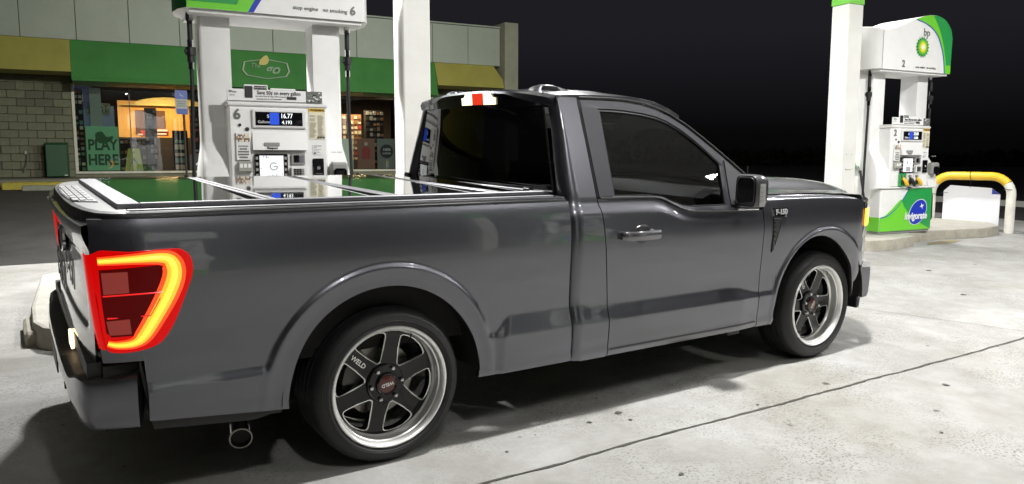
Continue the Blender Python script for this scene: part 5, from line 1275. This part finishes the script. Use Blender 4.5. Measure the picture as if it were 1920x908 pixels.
    for w_ in wins:
        m = MB(); c_ = (sum(p[0] for p in w_)/len(w_), sum(p[1] for p in w_)/len(w_)); ou = []
        for x, z in w_:
            d = math.hypot(x-c_[0], z-c_[1]); ou.append((x+(x-c_[0])/d*.0056, z+(z-c_[1])/d*.0056))
        m.grid([[(x, dep(x, z)-.0018, z) for x, z in ou], [(x, dep(x, z)-.0005, z) for x, z in w_], [(x, dep(x, z)+.004, z) for x, z in w_]], mat('machined_edge', (.75, .75, .73), .25, .9), closed_v=True); m.obj('machined_edge', root, angle=60)
    # hub pad, nuts and cap
    yh = yd-.014
    m = MB(); m.lathe([(.090, yh+.012), (.086, yh-.004), (.082, yh-.008), (.052, yh-.008), (.050, yh-.012)], SPOKE, n=48); m.lathe([(.050, yh-.004), (.048, yh-.020), (.044, yh-.024), (.040, yh-.020)], GLOSSBLK, n=40); m.obj('hub_pad', root, angle=30)
    m = MB(); m.lathe([(.041, yh-.018), (.030, yh-.022), (0, yh-.023)], CAPR, n=32); hc = m.obj('centre_cap', root)
    text('WELD', .021, (0, yh-.0245, 0), WPRINT, root, bold=.0006, right=(math.cos(R(190 if phase > 40 else 60)), 0, math.sin(R(190 if phase > 40 else 60))), up=(-math.sin(R(190 if phase > 40 else 60)), 0, math.cos(R(190 if phase > 40 else 60))), ext=.0005)
    a_ = R(138 if phase > 40 else 60*round((138-phase)/60)+phase-30); d_ = (math.cos(a_+math.pi), 0, math.sin(a_+math.pi)); text('WELD', .030, (.165*math.cos(a_), yd-.003, .165*math.sin(a_)), mat('machined_edge', (.6,.6,.58), .22, 1), root, right=d_, up=(-d_[2], 0, d_[0]), bold=.0008, ext=.0008)
    for k in range(6):
        a = R(phase+30+60*k+(-12)); m = MB(); m.tube([(.073*math.cos(a), yh-.004, .073*math.sin(a)), (.073*math.cos(a), yh-.022, .073*math.sin(a)), (.073*math.cos(a), yh-.026, .073*math.sin(a))], [.0105, .0095, .005], CHROME, 6); m.obj('lug_nut', root, angle=40)
    m = MB(); a = R(64); m.tube([(.243*math.cos(a), .02, .243*math.sin(a)), (.228*math.cos(a), .012, .228*math.sin(a))], .004, BLACK, 6); m.obj('valve', root)
    # brake disc, caliper, axle
    m = MB(); m.lathe([(.05, dish+.06), (.165, dish+.06), (.165, dish+.085), (.05, dish+.085)], STEEL, n=48); m.lathe([(.0, dish+.035), (.085, dish+.035), (.085, dish+.06)], DARK, n=30); m.obj('brake_disc', root, angle=30)
    m = MB()
    aa = R(150); P = []
    for t_ in np.linspace(aa-.5, aa+.5, 8): P.append([(r_*math.cos(t_), y_, r_*math.sin(t_)) for r_, y_ in ((.095, dish+.035), (.180, dish+.035), (.185, dish+.11), (.095, dish+.11))])
    m.grid(P, mat('caliper_grey', (.12, .12, .11), .5, .4), closed_v=True); m.add(P[0], [(0,1,2,3)], DARK); m.add(P[-1], [(0,1,2,3)], DARK); m.obj('brake_caliper', root, angle=40)
    m = MB(); m.lathe([(.223, wdt-.05), (0, wdt-.05)], DARK, n=30); m.obj('backing_plate', root)
    return root
for sg in (-1, 1):
    make_wheel(0, .347, .348, .29, .972, .075, 48, sg)
    wf = make_wheel(3.105, .362, .362, .24, .955, .075, 30, sg)
# ---- underbody
m = MB(); m.box((-.95, -.62, .30), (3.5, .62, .46), DARK, .02); m.obj('chassis', TR); m = MB(); m.tube([(0, -.8, .347), (0, .8, .347)], .05, DARK, 12); m.lathe([(0, -.14), (.1, -.1), (.14, 0), (.1, .1), (0, .14)], DARK, (0, 0, .347), n=16); m.obj('rear_axle', TR)
boxo('bed_floor', (-1.08, -.86, .50), (.98, .86, .54), DARK, TR); boxo('cab_floor', (1.0, -.90, .36), (2.5, .90, .42), DARK, TR); boxo('engine_bay', (2.7, -.5, .40), (3.6, .5, .98), DARK, TR)
for s in (-1, 1): boxo('bed_inner_wall', (-1.06, s*.86-.01, .54), (.97, s*.86+.01, 1.12), DARK, TR)
for s in (-1, 1): boxo('rocker_box', (1.0, min(s*.84, s*.935), .31), (2.55, max(s*.84, s*.935), .42), DARK, TR)
for s in (-1, 1):
    m = MB(); m.grid([[(x, s*(W(x, .34)-.02), bed_bot(x)+.03), (x, s*(W(x, .34)-.022), bed_bot(x)-.038+.02*sm((x+.6)/.1)), (x, s*.80, bed_bot(x)-.03)] for x in np.linspace(-.985, -.475, 14)], BLACK); m.obj('bed_skirt', TR)
boxo('jack_bracket', (2.25, -.93, .262), (2.36, -.86, .31), BLACK, TR, .005)
m = MB(); m.tube([(-.30, -.60, .26), (-.45, -.62, .24), (-.56, -.66, .23), (-.585, -.72, .205)], [.034, .036, .038, .040], DARK, 16, cap=False); m.obj('exhaust_pipe', TR)
m = MB(); a, b = Vector((-.580, -.70, .195)), Vector((-.600, -.80, .180)); m.tube([a, b], [.043, .046], CHROME, 24, cap=False); m.tube([b-(b-a)*.2, a+(b-a)*.3], [.038, .038], DARK, 24, cap=True); m.tube([a, b], [.039, .040], DARK, 24, cap=False); d_ = (b-a).normalized(); m.tube([b-d_*.001, b+d_*.004], [.0475, .046], STEEL, 24, cap=False); m.tube([b+d_*.004, b+d_*.0041], [.046, .0415], STEEL, 24, cap=False); m.obj('exhaust_tip', TR)
# ---- mirrors
for sg in (-1, 1):
    s = sg; MC = Vector((2.18, s*1.078, 1.158))
    P = []
    for t_, sc_y, sc_z in ((0, .90, .92), (.02, 1, 1), (.07, 1.0, .98), (.11, .86, .86), (.14, .55, .6)):
        row = []
        for a in np.linspace(0, 2*math.pi, 25)[:-1]:
            ca, sa = math.cos(a), math.sin(a); q = .42; row.append((MC.x+t_-.03, MC.y+(.080*sc_y*math.copysign(abs(ca)**q, ca)), MC.z+.096*sc_z*math.copysign(abs(sa)**q, sa)))
        P.append(row)
    m = MB(); m.grid(P, PAINT if False else mat('mirror_shell', (.05, .05, .056), .35, .2, .7), closed_v=True); m.add(P[-1], [tuple(range(24))], mat('mirror_shell', (.05, .05, .056), .35)); m.add(P[0], [tuple(range(24))[::-1]], BLACK); mo = m.obj('side_mirror', TR, angle=40)
    m = MB(); P2 = [(MC.x-.033, MC.y+(y-MC.y)*.86, MC.z+(z-MC.z)*.88) for x, y, z in P[0]]; m.add(P2, [tuple(range(24))], mat('mirror_glass', (.5, .5, .5), .02, 1)); m.obj('mirror_glass', mo)
    m = MB(); m.tube([(p_[0]-.002, p_[1], p_[2]) for p_ in P2+P2[:1]], .004, CHROME if False else SATIN, 6); m.obj('mirror_bezel', mo)
    m = MB(); m.tube([(2.23, s*.93, 1.083), (2.22, s*.99, 1.078), (2.21, s*1.04, 1.085)], [.034, .028, .028], BLACK, 10); m.obj('mirror_arm', mo)
    m = MB(); P3 = []
    for z in np.linspace(-.085, .045, 9): P3.append([(MC.x-.005, MC.y+s*.0805, MC.z+z), (MC.x+.02, MC.y+s*.082, MC.z+z), (MC.x+.042, MC.y+s*.081, MC.z+z)])
    m.grid(P3, mat('puddle_lens', (.42, .42, .41), .15, coat=1, emis=(.9, .9, .85), es=.02)); m.obj('mirror_lamp', mo)
    m = MB()
    for k in range(4): m.box((MC.x+.0, min(MC.y+s*.082, MC.y+s*.084), MC.z-.055+k*.025), (MC.x+.03, max(MC.y+s*.082, MC.y+s*.084), MC.z-.047+k*.025), GREYP)
    m.obj('lamp_bars', mo, smooth=False)
# ---- cabin
INT = mat('interior_black', (.02, .02, .02), .6)
m = MB(); m.grid([[(2.40, y, 1.12), (2.30, y, 1.165-.03*abs(y)), (2.16, y, 1.16-.03*abs(y)), (2.06, y, 1.10), (2.05, y, .92), (2.2, y, .8)] for y in np.linspace(-.84, .84, 16)], INT); m.obj('dashboard', TR)
for y in (-.42, .42):
    m = MB(); m.box((1.22, y-.26, .62), (1.78, y+.26, .82), INT, .06); st2o = m.obj('seat', TR); m = MB(); P = []
    for z, x, hw_ in ((.78, 1.34, .25), (1.0, 1.26, .26), (1.22, 1.19, .23), (1.30, 1.17, .18)): P.append([(x-.07, y-hw_, z), (x+.06, y-hw_, z), (x+.09, y-hw_*.5, z), (x+.09, y+hw_*.5, z), (x+.06, y+hw_, z), (x-.07, y+hw_, z)])
    m.grid(P, INT, closed_v=True); m.add(P[-1], [tuple(range(6))], INT); m.obj('seat_back', st2o, angle=60); m = MB(); m.box((1.12, y-.13, 1.31), (1.24, y+.13, 1.49), INT, .04); m.obj('headrest', st2o)
m = MB(); c = Vector((1.93, .42, 1.08)); ax = Vector((-.92, 0, .38)).normalized(); e = Vector((0, 1, 0)); f = ax.cross(e)
m.tube([c+(e*math.cos(a)+f*math.sin(a))*.185 for a in np.linspace(0, 2*math.pi, 33)], .016, mat('wheel_leather', (.05, .05, .05), .4), 8); m.tube([c-e*.18, c+e*.18], .018, INT, 6); m.tube([c, c-f*.18], .018, INT, 6); m.tube([c, c-ax*.3], .03, INT, 8); m.obj('steering_wheel', TR)
boxo('centre_mirror', (2.0, -.12, 1.49), (2.02, .12, 1.54), INT, TR, .008)
